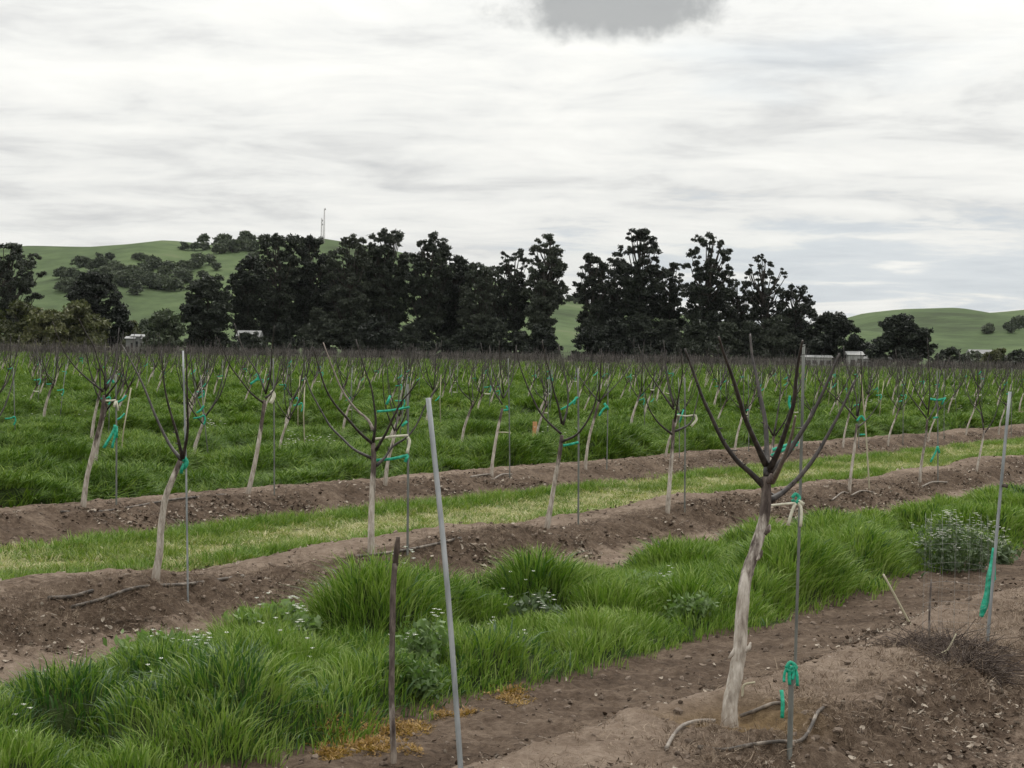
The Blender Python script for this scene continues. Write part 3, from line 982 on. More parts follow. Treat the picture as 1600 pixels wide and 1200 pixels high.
for i, (px, w) in enumerate(((205, 1.8), (213, 1.6), (221, 1.2), (229, 2.6))):
    shed('shed', px, 428 + i, w, 3, 3.9 + 0.5 * (i % 2), 0.5, ['small white shed at the hill-gap end of the white row', 'taller white shed second in the white row', 'narrow white shed third in the white row', 'widest white shed at the bush end of the white row'][i], roof='pale_roof')
shed('house', 390, 418, 4.6, 6, 4.8, 1.3, 'pale two-storey house half hidden under the windbreak trees', doors=2, cat='house')
shed('barn', 1334, 418, 3.2, 5, 3.2, 0.8, 'white barn roof showing between two low dark trees', roof='pale_roof', doors=1, cat='barn')
shed('long_shed', 1368, 419, 6.0, 4, 2.4, 0.5, 'long low white shed behind the solitary wide tree', roof='pale_roof', doors=4)
shed('packing_shed', 1276, 418, 6.0, 4, 2.5, 0.5, 'low white packing shed under the last windbreak tree', roof='pale_roof', doors=2)
shed('garage', 1538, 500, 8.0, 6, 4.0, 1.3, 'grey-roofed pale shed among bushes below the smooth hill', doors=2)

# ------------------------------------------------------------------ orchard trees
def tree_from_px(name, base, trunk, branches, r_base, r_top, lab, group, seed, near=False, pale=(), br=None):
    """trunk and branches are traced outlines; each gets its own distance so that the vase shape is round"""
    rs = np.random.default_rng(seed)
    p0, dep = G(*base)
    root = empty(name, p0, lab, 'tree', group)
    k = dep / FPX
    drift = rs.normal() * 0.08
    tp = [p0 + np.array([0, 0, -0.12])]
    n = len(trunk)
    for i, (x, y) in enumerate([base] + list(trunk)):
        tp.append(P(x, y, dep + drift * i / n) if i else p0 + np.array([0, 0, 0.01]))
    tp = np.array(tp) - p0
    rt = np.linspace(r_base, r_top, len(tp))
    rt[0] *= 1.3; rt[1] *= 1.18
    tb = MB().tube(tp, rt, 14 if near else 9, 6 if near else 3, 0.055, seed=seed)
    if near:   # pruning knots and old stubs
        for (x, y, rr) in ((1200, 828, 0.018), (1188, 868, 0.014), (1170, 1012, 0.015), (1144, 1022, 0.015), (1203, 748, 0.022)):
            c = P(x, y, dep - 0.02) - p0
            tb.tube([c - np.array([0.02, 0, 0.03]), c, c + np.array([0.012, 0, 0.035])], [rr * 0.5, rr, rr * 0.4], 7, 3, 0.12)
    tb.build('trunk', M['trunk_near' if near else 'trunk'], root)
    nb2 = len(branches)
    for j, bpts in enumerate(branches):
        off = math.sin(j * 2.4 + seed) * 0.55 + rs.normal() * 0.1
        pts = []
        m2 = len(bpts) - 1
        for i, (x, y) in enumerate(bpts):
            pts.append(P(x, y, dep + drift + off * (i / m2) ** 0.8) - p0)
        r0 = (br or r_top * 0.62)
        rads = np.linspace(r0, max(r0 * 0.38, 0.006), len(pts)); rads[0] *= 1.25
        b = MB().tube(pts, rads, 9 if near else 6, 5 if near else 3, 0.06, seed=seed + j)
        # buds along the shoot
        cp, crd = catmull(np.array(pts), rads, 4)
        for q_ in range(2, len(cp) - 1, 2):
            dv = rs.normal(size=3); dv[2] = abs(dv[2]); dv /= np.linalg.norm(dv)
            b.tube([cp[q_], cp[q_] + dv * (crd[q_] + 0.012 + 0.03 * rs.random() ** 3)], [crd[q_] * 0.45, crd[q_] * 0.2], 4, 1)
        b.build('branch', M['branch_pale' if j in pale else 'branch'], root)
    return root, p0, dep


def stake_px(name, base, top, rad, lab, group=None, mat='stake', ribbons=(), dd=0.0, lean_d=0.0, cap=False, depth=None):
    """metal or cane stake; ribbons: (px polyline, width m, material)"""
    if depth is None:
        p0, dep = G(*base)
    else:
        dep = depth
        p0 = P(base[0], base[1], dep)
        p0[2] = float(ground(p0[0], p0[1]))
    root = empty(name, p0, lab, 'stake', group)
    pt = P(top[0], top[1], dep + lean_d)
    pts = [np.array([0, 0, -0.25]) - (pt - p0) * 0.02, (pt - p0) * 0.5 + np.array([0.004, 0, 0]), pt - p0]
    MB().tube(pts, [rad, rad, rad * 0.96], 10, 4).build('shaft', M[mat], root)
    for poly, w, mt in ribbons:
        rp = [P(x, y, dep + lean_d * 0.5 - rad - 0.006) - p0 for x, y in poly]
        w = np.asarray(w) * 0.72 if dep > 18 else w
        MB().ribbon(rp, w if np.ndim(w) else float(w), 0.004).build('tie_tape', M[mt], root)
    return root, p0, dep


# near tree ---------------------------------------------------------------
NT = [(1141, 1098), (1149, 1058), (1156, 1012), (1160, 950), (1166, 902), (1180, 858), (1192, 818), (1197, 780), (1197, 745)]
NB = [[(1196, 762), (1172, 738), (1150, 718), (1129, 688), (1112, 652), (1098, 622), (1083, 580), (1070, 545)],
      [(1197, 726), (1180, 690), (1163, 650), (1155, 622), (1143, 585), (1132, 555), (1123, 526)],
      [(1198, 745), (1198, 705), (1196, 662), (1188, 620), (1181, 585), (1175, 555), (1172, 522)],
      [(1203, 732), (1218, 700), (1230, 665), (1240, 630), (1244, 590), (1249, 555), (1254, 532)],
      [(1204, 738), (1228, 712), (1247, 683), (1265, 655), (1280, 625), (1297, 588), (1312, 552)],
      [(1203, 782), (1225, 768), (1250, 744), (1272, 716), (1292, 682), (1312, 645), (1336, 594)],
      [(1206, 752), (1216, 735), (1228, 708), (1237, 680), (1243, 650)]]
tree_from_px('young_tree', (1140, 1135), NT, NB, 0.052, 0.031, 'big young tree with bent worn-white trunk and wide dark fork on the near mound', 'young orchard trees', 3, near=True, pale=(6,), br=0.0190)

# middle berm trees
GB = 'young orchard trees on the middle berm'
RB = [
    ((243, 912), [(249, 865), (252, 820), (258, 780), (271, 745), (282, 720)],
     [[(283, 718), (264, 693), (243, 650), (228, 612), (212, 578), (191, 540)], [(285, 716), (276, 676), (265, 640), (257, 603), (252, 548)], [(286, 716), (293, 675), (293, 640), (292, 600), (291, 541)]],
     'young tree with three dark limbs and green tie under its fork on middle berm', 0.044),
    ((580, 866), [(580, 812), (582, 762), (584, 722), (583, 692)],
     [[(581, 716), (553, 702), (535, 685), (517, 667), (502, 642), (486, 612), (477, 588)], [(582, 693), (563, 677), (542, 653), (522, 630), (508, 605), (497, 570), (489, 542)], [(583, 672), (575, 656), (555, 638), (535, 610), (521, 578), (505, 535)],
      [(583, 692), (587, 660), (585, 637), (580, 605), (570, 577), (556, 530)], [(587, 704), (603, 677), (613, 655), (627, 628), (640, 613), (655, 592)], [(588, 728), (603, 713), (613, 698), (637, 682), (653, 660), (663, 637), (681, 607)]],
     'straight-trunked young tree with six spreading limbs behind the galvanised pole', 0.046),
    ((855, 827), [(862, 782), (868, 745), (874, 712), (878, 680)],
     [[(877, 678), (857, 660), (843, 643), (830, 617), (820, 593), (812, 570), (806, 542)], [(878, 662), (872, 633), (865, 610), (859, 582), (853, 562), (847, 532)], [(880, 664), (887, 635), (887, 607), (882, 582), (873, 540)], [(878, 690), (900, 680), (915, 662), (927, 638), (933, 615), (938, 593), (940, 545)]],
     'young tree with one wide low limb and two green tapes to a thin stake', 0.042),
    ((1043, 801), [(1047, 745), (1051, 695), (1053, 655)],
     [[(1052, 680), (1030, 662), (1014, 638), (1008, 615)], [(1053, 640), (1030, 607), (1010, 575), (997, 538)], [(1053, 636), (1044, 600), (1040, 570), (1037, 531)], [(1054, 660), (1060, 620), (1066, 585), (1064, 545)], [(1055, 674), (1078, 662), (1086, 640), (1092, 612)]],
     'young tree with white tape end hanging from its lowest limb', 0.040),
    ((1199, 790), [(1202, 752), (1206, 712), (1209, 680)],
     [[(1209, 682), (1195, 655), (1185, 620), (1180, 575)], [(1209, 680), (1216, 640), (1220, 600), (1218, 560)], [(1210, 682), (1228, 655), (1240, 620), (1246, 580)]],
     'young tree standing directly behind the big near trunk', 0.038),
    ((1327, 771), [(1330, 738), (1335, 700), (1339, 662)],
     [[(1338, 655), (1322, 636), (1302, 618), (1282, 597), (1270, 570)], [(1339, 650), (1338, 620), (1330, 595), (1320, 560), (1318, 540)], [(1340, 650), (1346, 615), (1346, 580), (1345, 550)], [(1340, 668), (1352, 658), (1364, 644), (1377, 624)]],
     'young tree beside a pale leaning cane, beside the big near tree', 0.036),
    ((1437, 753), [(1440, 722), (1446, 688), (1449, 655)],
     [[(1448, 654), (1428, 627), (1416, 608), (1406, 586), (1399, 545)], [(1449, 640), (1432, 611), (1420, 584), (1409, 556)], [(1450, 648), (1453, 610), (1451, 570), (1449, 528)], [(1451, 656), (1463, 630), (1466, 600), (1477, 560)]],
     'young tree with upright centre limb beside a hanging green ribbon', 0.036),
    ((1526, 739), [(1530, 716), (1535, 690), (1538, 672)],
     [[(1537, 672), (1532, 645), (1518, 630), (1510, 604), (1501, 576), (1499, 550)], [(1537, 660), (1529, 620), (1527, 585), (1526, 548)], [(1539, 676), (1552, 656), (1560, 634), (1571, 602), (1576, 565)]],
     'slim dark young tree beside the leaning pale pole', 0.032),
]
for i, (b, tr_, brs, lab, r) in enumerate(RB):
    r *= 0.86
    tree_from_px('young_tree', b, tr_, brs, r, r * 0.68, lab, GB, 20 + i, br=r * 0.42, pale=((2,) if i == 1 else ()))
# a fallen clump of limbs in row order: stakes on the middle berm
GS = 'thin stakes beside the orchard trees'
stake_px('tree_stake', (295, 938), (286, 548), 0.0095, 'grey metal stake against the three-limbed tree on middle berm', GS, 'galv',
         [([(281, 722), (286, 716), (291, 722), (287, 730), (281, 724)], 0.05, 'tape'), ([(285, 726), (283, 740)], 0.03, 'tape')])
stake_px('tree_stake', (637, 868), (637, 600), 0.014, 'grey stake joined by white and green tapes to the six-limbed tree', GS, 'stake',
         [([(584, 686), (600, 684), (612, 682), (638, 680)], 0.035, 'tape_white'), ([(637, 683), (640, 690), (636, 708)], 0.045, 'tape_white'),
          ([(588, 719), (612, 717), (638, 711)], 0.045, 'tape'), ([(637, 711), (633, 722)], 0.05, 'tape'), ([(589, 643), (612, 641), (640, 636)], 0.035, 'tape'),
          ([(610, 618), (604, 632)], 0.04, 'tape'), ([(636, 658), (628, 666)], 0.04, 'tape')])
stake_px('tree_stake', (904, 822), (903, 575), 0.013, 'thin stake tied with two green tapes to the wide-limbed tree', GS, 'stake',
         [([(876, 640), (890, 632), (903, 620)], 0.035, 'tape'), ([(900, 620), (897, 632)], 0.035, 'tape'), ([(880, 696), (892, 694), (904, 691)], 0.045, 'tape')])
stake_px('tree_stake', (1070, 800), (1070, 590), 0.012, 'thin stake by the tree with white tape end', GS, 'stake',
         [([(1055, 648), (1072, 650), (1086, 648)], 0.03, 'tape_white'), ([(1086, 648), (1088, 656), (1080, 666)], 0.05, 'tape_white'), ([(1068, 640), (1062, 660)], 0.03, 'tape')])
stake_px('tree_stake', (1360, 768), (1345, 585), 0.014, 'pale leaning cane on the middle berm', GS, 'stake_pale',
         [([(1339, 658), (1346, 650), (1352, 658)], 0.05, 'tape'), ([(1343, 679), (1352, 679)], 0.04, 'tape')])
stake_px('tree_stake', (1466, 752), (1464, 580), 0.012, 'thin stake with knotted green ribbons by the upright-limbed tree', GS, 'stake',
         [([(1453, 623), (1466, 625), (1478, 622)], 0.06, 'tape'), ([(1476, 622), (1472, 632)], 0.04, 'tape'), ([(1458, 653), (1466, 652)], 0.05, 'tape'), ([(1465, 697), (1462, 706), (1454, 722)], 0.05, 'tape'), ([(1465, 697), (1468, 708)], 0.05, 'tape')])

# far-berm trees (edge of the tall grass)
GC = 'young orchard trees on the far berm'
RC = [
    ((130, 791), [(136, 745), (148, 695), (158, 655), (163, 618)],
     [[(162, 612), (138, 593), (117, 573), (100, 548), (90, 525), (82, 502)], [(164, 608), (163, 588), (153, 563), (147, 542), (133, 518), (123, 498)], [(165, 610), (180, 580), (183, 547), (186, 512)], [(165, 620), (183, 597), (192, 577)]],
     'leaning pale-trunked tree with one tall sweeping limb and green ribbon on its stake', 0.046),
    ((388, 770), [(396, 735), (404, 692), (411, 645), (413, 625)],
     [[(412, 630), (393, 615), (377, 595), (360, 572), (350, 550), (339, 527)], [(414, 612), (404, 585), (388, 560), (375, 533), (366, 505)], [(415, 622), (427, 610), (434, 588), (439, 565), (453, 536)], [(415, 615), (423, 585), (425, 547), (429, 508)]],
     'pale-trunked leaning tree with white tag in its fork on far berm', 0.046),
    ((602, 754), [(606, 722), (613, 694), (618, 672)], [[(617, 674), (606, 648), (600, 620), (597, 570)], [(618, 672), (622, 640), (624, 600), (622, 560)], [(619, 674), (632, 652), (640, 620), (645, 580)]], 'pale-trunked tree standing behind the six-limbed tree', 0.044),
    ((768, 742), [(770, 718), (777, 675), (785, 638)],
     [[(785, 632), (770, 607), (763, 585), (757, 562), (751, 536)], [(786, 622), (776, 593), (768, 573), (765, 540)], [(787, 614), (783, 585), (781, 568), (780, 532)], [(787, 622), (794, 608), (800, 593), (804, 568), (807, 540)]],
     'tree with bare pale patch in its fork, in front of the tall grass', 0.042),
    ((915, 733), [(916, 715), (921, 682), (930, 650), (936, 628)],
     [[(936, 628), (915, 602), (902, 582), (892, 548)], [(936, 628), (938, 590), (937, 545)], [(937, 630), (950, 605), (962, 580), (972, 548)], [(937, 626), (958, 606), (980, 580), (990, 556)]],
     'pale slender tree arching over, green tape at its fork', 0.040),
    ((1040, 713), None, None, None, 0.036), ((1148, 706), None, None, None, 0.036), ((1248, 702), None, None, None, 0.034),
    ((1317, 698), None, None, None, 0.036), ((1387, 694), None, None, None, 0.036), ((1450, 690), None, None, None, 0.032), ((1509, 681), None, None, None, 0.034), ((1560, 678), None, None, None, 0.034), ((-60, 808), None, None, None, 0.044),
]
rs = np.random.default_rng(77)
for i, (b, tr_, brs, lab, r) in enumerate(RC):
    if tr_ is None:
        _, dep = G(*b)
        k = FPX / dep * 0.92
        ln = 12 + 12 * rs.random()
        tr_ = [(b[0] + ln * 0.25 * k / 60, b[1] - 0.4 * k), (b[0] + ln * 0.7 * k / 60, b[1] - 0.8 * k), (b[0] + ln * k / 60, b[1] - 1.1 * k)]
        fx, fy = tr_[-1]
        brs = []
        nbr = 4 + int(rs.random() * 2)
        for j in range(nbr):
            w = (-0.62 + 1.24 * j / (nbr - 1)) + 0.12 * rs.normal()
            hh = 1.25 - 0.25 * abs(w) + 0.15 * rs.normal()
            brs.append([(fx, fy + 4), (fx + w * 0.55 * k, fy - 0.30 * hh * k), (fx + w * 0.8 * k, fy - 0.62 * hh * k), (fx + w * k * (0.95 + 0.1 * rs.normal()), fy - hh * k)])
        lab = 'leaning pale-trunked young tree on far berm, %s past the arching slender tree' % ORD[i - 5] if i < 13 else 'pale-trunked young tree on far berm before the tree with the sweeping limb'
    r *= 0.86
    tree_from_px('young_tree', b, tr_, brs, r, r * 0.66, lab, GC, 60 + i, br=r * 0.36)
stake_px('tree_stake', (182, 790), (181, 585), 0.013, 'stake with bunched green ribbon by the tree with the sweeping limb', GS, 'stake',
         [([(161, 626), (172, 626), (181, 625)], 0.035, 'tape_white'), ([(181, 626), (178, 636)], 0.05, 'tape_white'), ([(182, 626), (185, 642)], 0.035, 'tape_white'),
          ([(180, 664), (176, 676), (162, 700)], 0.06, 'tape'), ([(180, 664), (181, 674), (175, 700)], 0.05, 'tape'), ([(182, 666), (182, 684)], 0.06, 'tape'), ([(168, 600), (174, 594), (178, 598)], 0.05, 'tape')])
stake_px('tree_stake', (429, 770), (427, 560), 0.012, 'stake beside the tree with the white tag', GS, 'stake',
         [([(424, 610), (428, 618), (423, 630)], 0.09, 'tape_white'), ([(404, 585), (402, 592), (391, 600)], 0.05, 'tape'), ([(404, 585), (405, 593)], 0.05, 'tape')])
stake_px('tree_stake', (797, 745), (794, 560), 0.012, 'thin stake by the tree with the bare patch in its fork', GS, 'stake', [([(787, 641), (793, 640), (791, 634)], 0.05, 'tape')])
stake_px('tree_stake', (948, 736), (950, 600), 0.012, 'thin stake tied by green tape to the arching slender tree', GS, 'stake', [([(936, 650), (942, 640), (950, 634)], 0.06, 'tape'), ([(944, 630), (951, 640)], 0.07, 'tape')])
for (b, t_) in (((1062, 715), (1060, 590)), ((1170, 708), (1169, 585)), ((1411, 694), (1411, 575)), ((1475, 690), (1475, 580)), ((1342, 700), (1342, 590)), ((1580, 682), (1581, 575))):
    stake_px('tree_stake', b, t_, 0.011, 'thin stake with a short green tie on the far berm by the tall grass', GS, 'stake', [([(b[0] - 8, b[1] - 66), (b[0], b[1] - 68)], 0.05, 'tape')])


# generic trees for the field behind
def gen_tree(seed, coarse=False):
    rs = np.random.default_rng(seed)
    H = 2.55 + 0.3 * rs.random()
    lean = 0.18 + 0.24 * rs.random()
    zf = 1.0 + 0.3 * rs.random()
    tp = [(0, 0, -0.12), (0.0, 0, 0.02), (lean * 0.2, 0.03 * rs.normal(), zf * 0.4), (lean * 0.65, 0.04 * rs.normal(), zf * 0.75), (lean, 0.05 * rs.normal(), zf)]
    r = 0.030 + 0.011 * rs.random()
    parts = []
    tm = MB().tube(tp, [r * 1.3, r * 1.15, r, r * 0.85, r * 0.7], 4 if coarse else 7, 1 if coarse else 2, 0.05)
    n = 4 + int(rs.random() * 3)
    a0 = rs.random() * 6.28
    brs = []
    for j in range(n):
        a = a0 + 6.28 * j / n + 0.3 * rs.normal()
        w = 0.36 + 0.32 * rs.random()
        hh = (H - zf) * (0.75 + 0.3 * rs.random())
        z0 = zf - 0.02 - 0.22 * rs.random()
        bx_, by_ = math.cos(a) * w, math.sin(a) * w
        x0 = lean * min(1.0, (z0 / zf))
        pts = [(x0, 0, z0), (x0 + bx_ * 0.5, by_ * 0.5, z0 + hh * 0.26), (x0 + bx_ * 0.82, by_ * 0.82, z0 + hh * 0.62), (x0 + bx_, by_, z0 + hh)]
        r0 = r * 0.36
        bmb = MB().tube(pts, [r0 * 1.2, r0, r0 * 0.7, r0 * 0.42], 3 if coarse else 5, 1 if coarse else 2, 0.05)
        if not coarse:
            pa = np.array(pts)
            for q_ in range(3):
                u = 0.9 + 1.9 * rs.random(); i0 = min(2, int(u)); b0 = pa[i0] * (1 - u + i0) + pa[min(3, i0 + 1)] * (u - i0)
                dv = np.array([math.cos(a + rs.normal()), math.sin(a + rs.normal()), 0.9 + 0.6 * rs.random()]) * (0.06 + 0.22 * rs.random() ** 2)
                bmb.tube([b0, b0 + dv], [r0 * 0.4, r0 * 0.22], 3, 1)
        brs.append(bmb)
    return tm, brs


variants = []
for v in range(10):
    tm, brs = gen_tree(2000 + v)
    variants.append((tm.mesh('trunk', M['trunk']), [b.mesh('branch', M['branch']) for b in brs], tm, brs))
svar = MB().tube([(0, 0, -0.2), (0, 0, 0.9), (0.01, 0, 1.9)], 0.012, 5, 1).mesh('shaft', M['stake'])
svar2 = MB().tube([(0, 0, -0.2), (0.02, 0, 0.9), (0.10, 0, 1.7)], 0.014, 5, 1).mesh('shaft', M['stake_pale'])
tvars = [MB().ribbon([(0, 0, 1.25), (-0.1, 0, 1.21), (-0.22, 0, 1.2)], 0.034).add(*((lambda m_: (np.concatenate(m_.v), m_.f))(MB().ribbon([(0, 0, 1.25), (0.02, 0, 1.15), (-0.03, 0, 1.05)], 0.034)))).mesh('tie_tape', M['tape']),
         MB().ribbon([(0.02, 0, 1.42), (-0.06, 0, 1.33), (-0.15, 0, 1.28)], 0.04).mesh('tie_tape', M['tape']),
         MB().ribbon([(0, 0, 0.95), (-0.12, 0, 0.94), (-0.2, 0, 0.96)], 0.04).mesh('tie_tape', M['tape_white'])]

cand = []
rs = np.random.default_rng(99)
for k in range(1, 64):
    tcen = TC + TS * k
    soff = rs.random() * 3.6
    for j in range(-60, 160):
        s = soff + j * 3.6 + 0.25 * rs.normal()
        p = RU * s + RN * (tcen + 0.18 * rs.normal())
        x, y = p
        if y < 25 or y > FIELD_END - 0.03 * x or abs(x) > 0.285 * y + 3:
            continue
        if rs.random() < 0.05:
            continue
        cand.append((y, x))
cand.sort()
NEAR = 282
far_mb = MB(); far_tr = MB()
far_v = [gen_tree(3000 + v, True) for v in range(6)]
for i, (y, x) in enumerate(cand):
    z = float(ground(x, y)) * float(sm(520, 380, math.hypot(x, y)))
    rz = (rs.random() - 0.5) * 0.9
    sc = 0.9 + 0.2 * rs.random()
    if i < NEAR:
        vi = int(rs.random() * 10)
        tmesh, bmeshes, _, _ = variants[vi]
        nearp = y < 75
        root = empty('young_tree', (x, y, z), 'bare young tree with pale trunk standing in the tall grass field' if nearp else 'small bare young tree in the distant rows of the grass field', 'tree', 'young trees in the tall grass' if nearp else 'young trees in the distant rows')
        root.rotation_euler = (0, 0, rz); root.scale = (sc, sc, sc)
        o = bpy.data.objects.new('trunk', tmesh); o.parent = root; COL.objects.link(o)
        for bmsh in bmeshes:
            o = bpy.data.objects.new('branch', bmsh); o.parent = root; COL.objects.link(o)
        if i < 130 and rs.random() < 0.85:
            sx = x + 0.42 + 0.1 * rs.normal(); sy = y + 0.1 * rs.normal()
            root = empty('tree_stake', (sx, sy, float(ground(sx, sy))), 'thin tree stake in the tall grass field', 'stake', 'stakes in the tall grass')
            root.rotation_euler = (0.05 * rs.normal(), 0.07 * rs.normal(), 0.5 * rs.normal())
            o = bpy.data.objects.new('shaft', svar if rs.random() < 0.7 else svar2); o.parent = root; COL.objects.link(o)
            for _ in range(1 + int(rs.random() * 1.6)):
                o = bpy.data.objects.new('tie_tape', tvars[int(rs.random() * 2.6)]); o.parent = root; o.location = (0, -0.012, 0.25 * rs.normal()); COL.objects.link(o)
    else:
        tm, brs = far_v[int(rs.random() * 6)]
        c, s_ = math.cos(rz), math.sin(rz)
        Rm = np.array([[c, -s_, 0], [s_, c, 0], [0, 0, 1]])
        V = np.concatenate(tm.v) @ Rm.T * sc + np.array([x, y, z])
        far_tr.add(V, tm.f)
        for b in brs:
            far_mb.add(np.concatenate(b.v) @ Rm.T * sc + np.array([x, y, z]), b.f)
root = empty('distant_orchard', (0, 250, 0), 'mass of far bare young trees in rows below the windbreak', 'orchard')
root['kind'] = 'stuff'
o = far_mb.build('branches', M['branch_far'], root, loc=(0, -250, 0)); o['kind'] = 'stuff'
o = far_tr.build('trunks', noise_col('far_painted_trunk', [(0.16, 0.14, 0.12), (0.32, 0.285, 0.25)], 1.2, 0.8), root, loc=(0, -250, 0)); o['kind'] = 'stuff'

# ------------------------------------------------------------------ near poles, stakes, hoses
_, dA = G(1140, 1135)
stake_px('tree_stake', (1241, 1068), (1256, 538), 0.0105, 'grey metal stake with white and green ties beside the big near tree', GS, 'stake',
         [([(1203, 790), (1222, 788), (1243, 786)], 0.016, 'tape_white'), ([(1238, 778), (1243, 772), (1249, 778), (1243, 786), (1238, 780)], 0.024, 'tape'),
          ([(1243, 786), (1238, 798), (1231, 821)], 0.022, 'tape_white'), ([(1246, 786), (1252, 795), (1251, 823)], 0.020, 'tape_white'), ([(1247, 783), (1256, 789)], 0.03, 'tape_white'),
          ([(1207, 703), (1222, 698), (1248, 690)], 0.022, 'tape'), ([(1205, 712), (1226, 702), (1246, 694)], 0.022, 'tape'), ([(1240, 690), (1236, 698), (1238, 704)], 0.03, 'tape'),
          ([(1234, 618), (1233, 630), (1236, 640)], 0.018, 'tape')], depth=dA + 0.9)
stake_px('short_stake', (1233, 1172), (1236, 1040), 0.016, 'short grey stake topped with a bunch of green ribbon by the hose loop', None, 'stake',
         [([(1228, 1044), (1235, 1035), (1244, 1043), (1236, 1050), (1228, 1046)], 0.022, 'tape'), ([(1231, 1040), (1226, 1052), (1225, 1066)], 0.016, 'tape'),
          ([(1235, 1040), (1233, 1056), (1234, 1070)], 0.02, 'tape'), ([(1240, 1040), (1245, 1054), (1246, 1072)], 0.018, 'tape'), ([(1237, 1040), (1240, 1052), (1238, 1062)], 0.018, 'tape')])
p0, dp = G(1222, 1122)
o = MB().ribbon([P(1221, 1078, dp) - p0, P(1223, 1098, dp - 0.02) - p0, P(1222, 1122, dp - 0.03) - p0], 0.024, 0.003, sub=5).build('loose_ribbon', M['tape'], None, p0)
tag(o, 'loose strip of green tape hanging beside the short stake', 'ribbon')
# leaning galvanised pole
pp, pd = G(727, 1212)
stake_px('metal_pole', (727, 1212), (669, 622), 0.0150, 'long galvanised pole leaning, free of any tree', None, 'galv', lean_d=0.25)
# tall pale pole on the right with green sleeve
stake_px('metal_pole', (1540, 1003), (1578, 612), 0.0135, 'tall pale leaning pole with green sleeve tied low on it', None, 'galv',
         [([(1552, 856), (1551, 880), (1548, 902), (1543, 928), (1537, 950), (1533, 964)], [0.02, 0.05, 0.075, 0.055, 0.06, 0.03], 'tape'), ([(1544, 905), (1556, 903)], 0.03, 'tape'), ([(1566, 758), (1575, 760)], 0.03, 'hose')], lean_d=0.15)
# dead dark sapling
p0, dp = G(615, 1192)
root = empty('dead_sapling', p0, 'thin dark leafless stick of a dead sapling beside the galvanised pole', 'sapling')
pts = [(614, 1150), (612, 1080), (613, 1000), (614, 930), (617, 880)]
MB().tube([np.array([0, 0, -0.1]), np.array([0, 0, 0.01])] + [P(x, y, dp) - p0 for x, y in pts], [0.024, 0.020, 0.019, 0.018, 0.018, 0.018, 0.018], 9, 5, 0.10, seed=4).build('stem', M['stick_low'], root)
MB().tube([P(x, y, dp) - p0 for x, y in [(617, 884), (620, 858), (622, 839)]], [0.017, 0.018, 0.013], 8, 4, 0.1, seed=5).build('tip', M['stick'], root)

# drip hoses round the near tree
def hose(pts, rad, lab, mat='hose', lift=0.02):
    w = []
    for x, y in pts:
        w.append(G(x, y, lift)[0])
    w = np.array(w)
    o = MB().tube(w - w[0], rad, 8, 6).build('drip_hose', M[mat], None, w[0])
    tag(o, lab, 'hose', 'drip hoses')


hose([(1041, 1166), (1053, 1145), (1068, 1131), (1092, 1127), (1118, 1123)], 0.012, 'curved pale end of drip hose beside the near tree foot', 'hose_pale')
hose([(1156, 1116), (1180, 1109), (1205, 1102), (1226, 1098)], 0.012, 'short straight dark hose behind the near tree foot')
hose([(1092, 1173), (1130, 1167), (1175, 1157), (1215, 1149), (1250, 1144), (1266, 1134), (1276, 1120), (1286, 1108)], 0.012, 'long hose curling up at its end in front of the short stake', 'hose')
hose([(76, 940), (110, 930), (145, 924)], 0.018, 'black hose end lying on the middle berm at its bare end')
hose([(110, 945), (160, 935), (215, 922), (300, 908), (380, 898)], 0.016, 'long black hose passing the three-limbed tree on the middle berm')
hose([(545, 875), (600, 868), (660, 858), (720, 848)], 0.016, 'black hose passing the six-limbed tree on the middle berm')
hose([(735, 748), (752, 742), (765, 740)], 0.016, 'curved pale hose beside a far-berm trunk foot', 'hose_pale')
hose([(770, 746), (785, 740), (800, 740)], 0.016, 'curved pale hose beside a far-berm trunk foot', 'hose_pale')
hose([(95, 800), (140, 795), (200, 790), (270, 782), (350, 772)], 0.018, 'long black hose on the far berm past the tree with the sweeping limb')
hose([(1300, 778), (1316, 770), (1326, 771)], 0.014, 'short pale hose beside a middle-berm trunk foot', 'hose_pale')
hose([(1330, 776), (1346, 770), (1366, 771)], 0.014, 'short pale hose beside a middle-berm trunk foot', 'hose_pale')
hose([(1440, 760), (1458, 757), (1480, 755)], 0.016, 'pale hose piece by the upright-limbed tree foot', 'hose_pale')

# wooden marker and pipe frame in the field
def at_depth(px, dep):
    p = P(px, 600, dep); p[2] = float(ground(p[0], p[1])); return p


MARK = at_depth(837, 52.0)
root = empty('wooden_marker', MARK, 'short raw orange wooden marker post in the tall grass', 'post')
zt = float(P(837, 659, MARK[1])[2]) - MARK[2]
MB().box((0, 0, zt / 2 - 0.1), 0.12, 0.07, zt + 0.2).build('post', M['wood'], root, smooth=False)
FRM = at_depth(789, 50.0)
root = empty('pipe_frame', FRM, 'small pale upside-down U pipe standing in the grass near the wooden marker', 'pipe')
zt = float(P(789, 676, FRM[1])[2]) - FRM[2]
MB().tube([(-0.18, 0, -0.1), (-0.18, 0, zt - 0.03), (-0.15, 0, zt), (0.13, 0, zt), (0.16, 0, zt - 0.03), (0.16, 0, -0.1)], 0.018, 8, 3).build('pipe', M['stake_pale'], root)

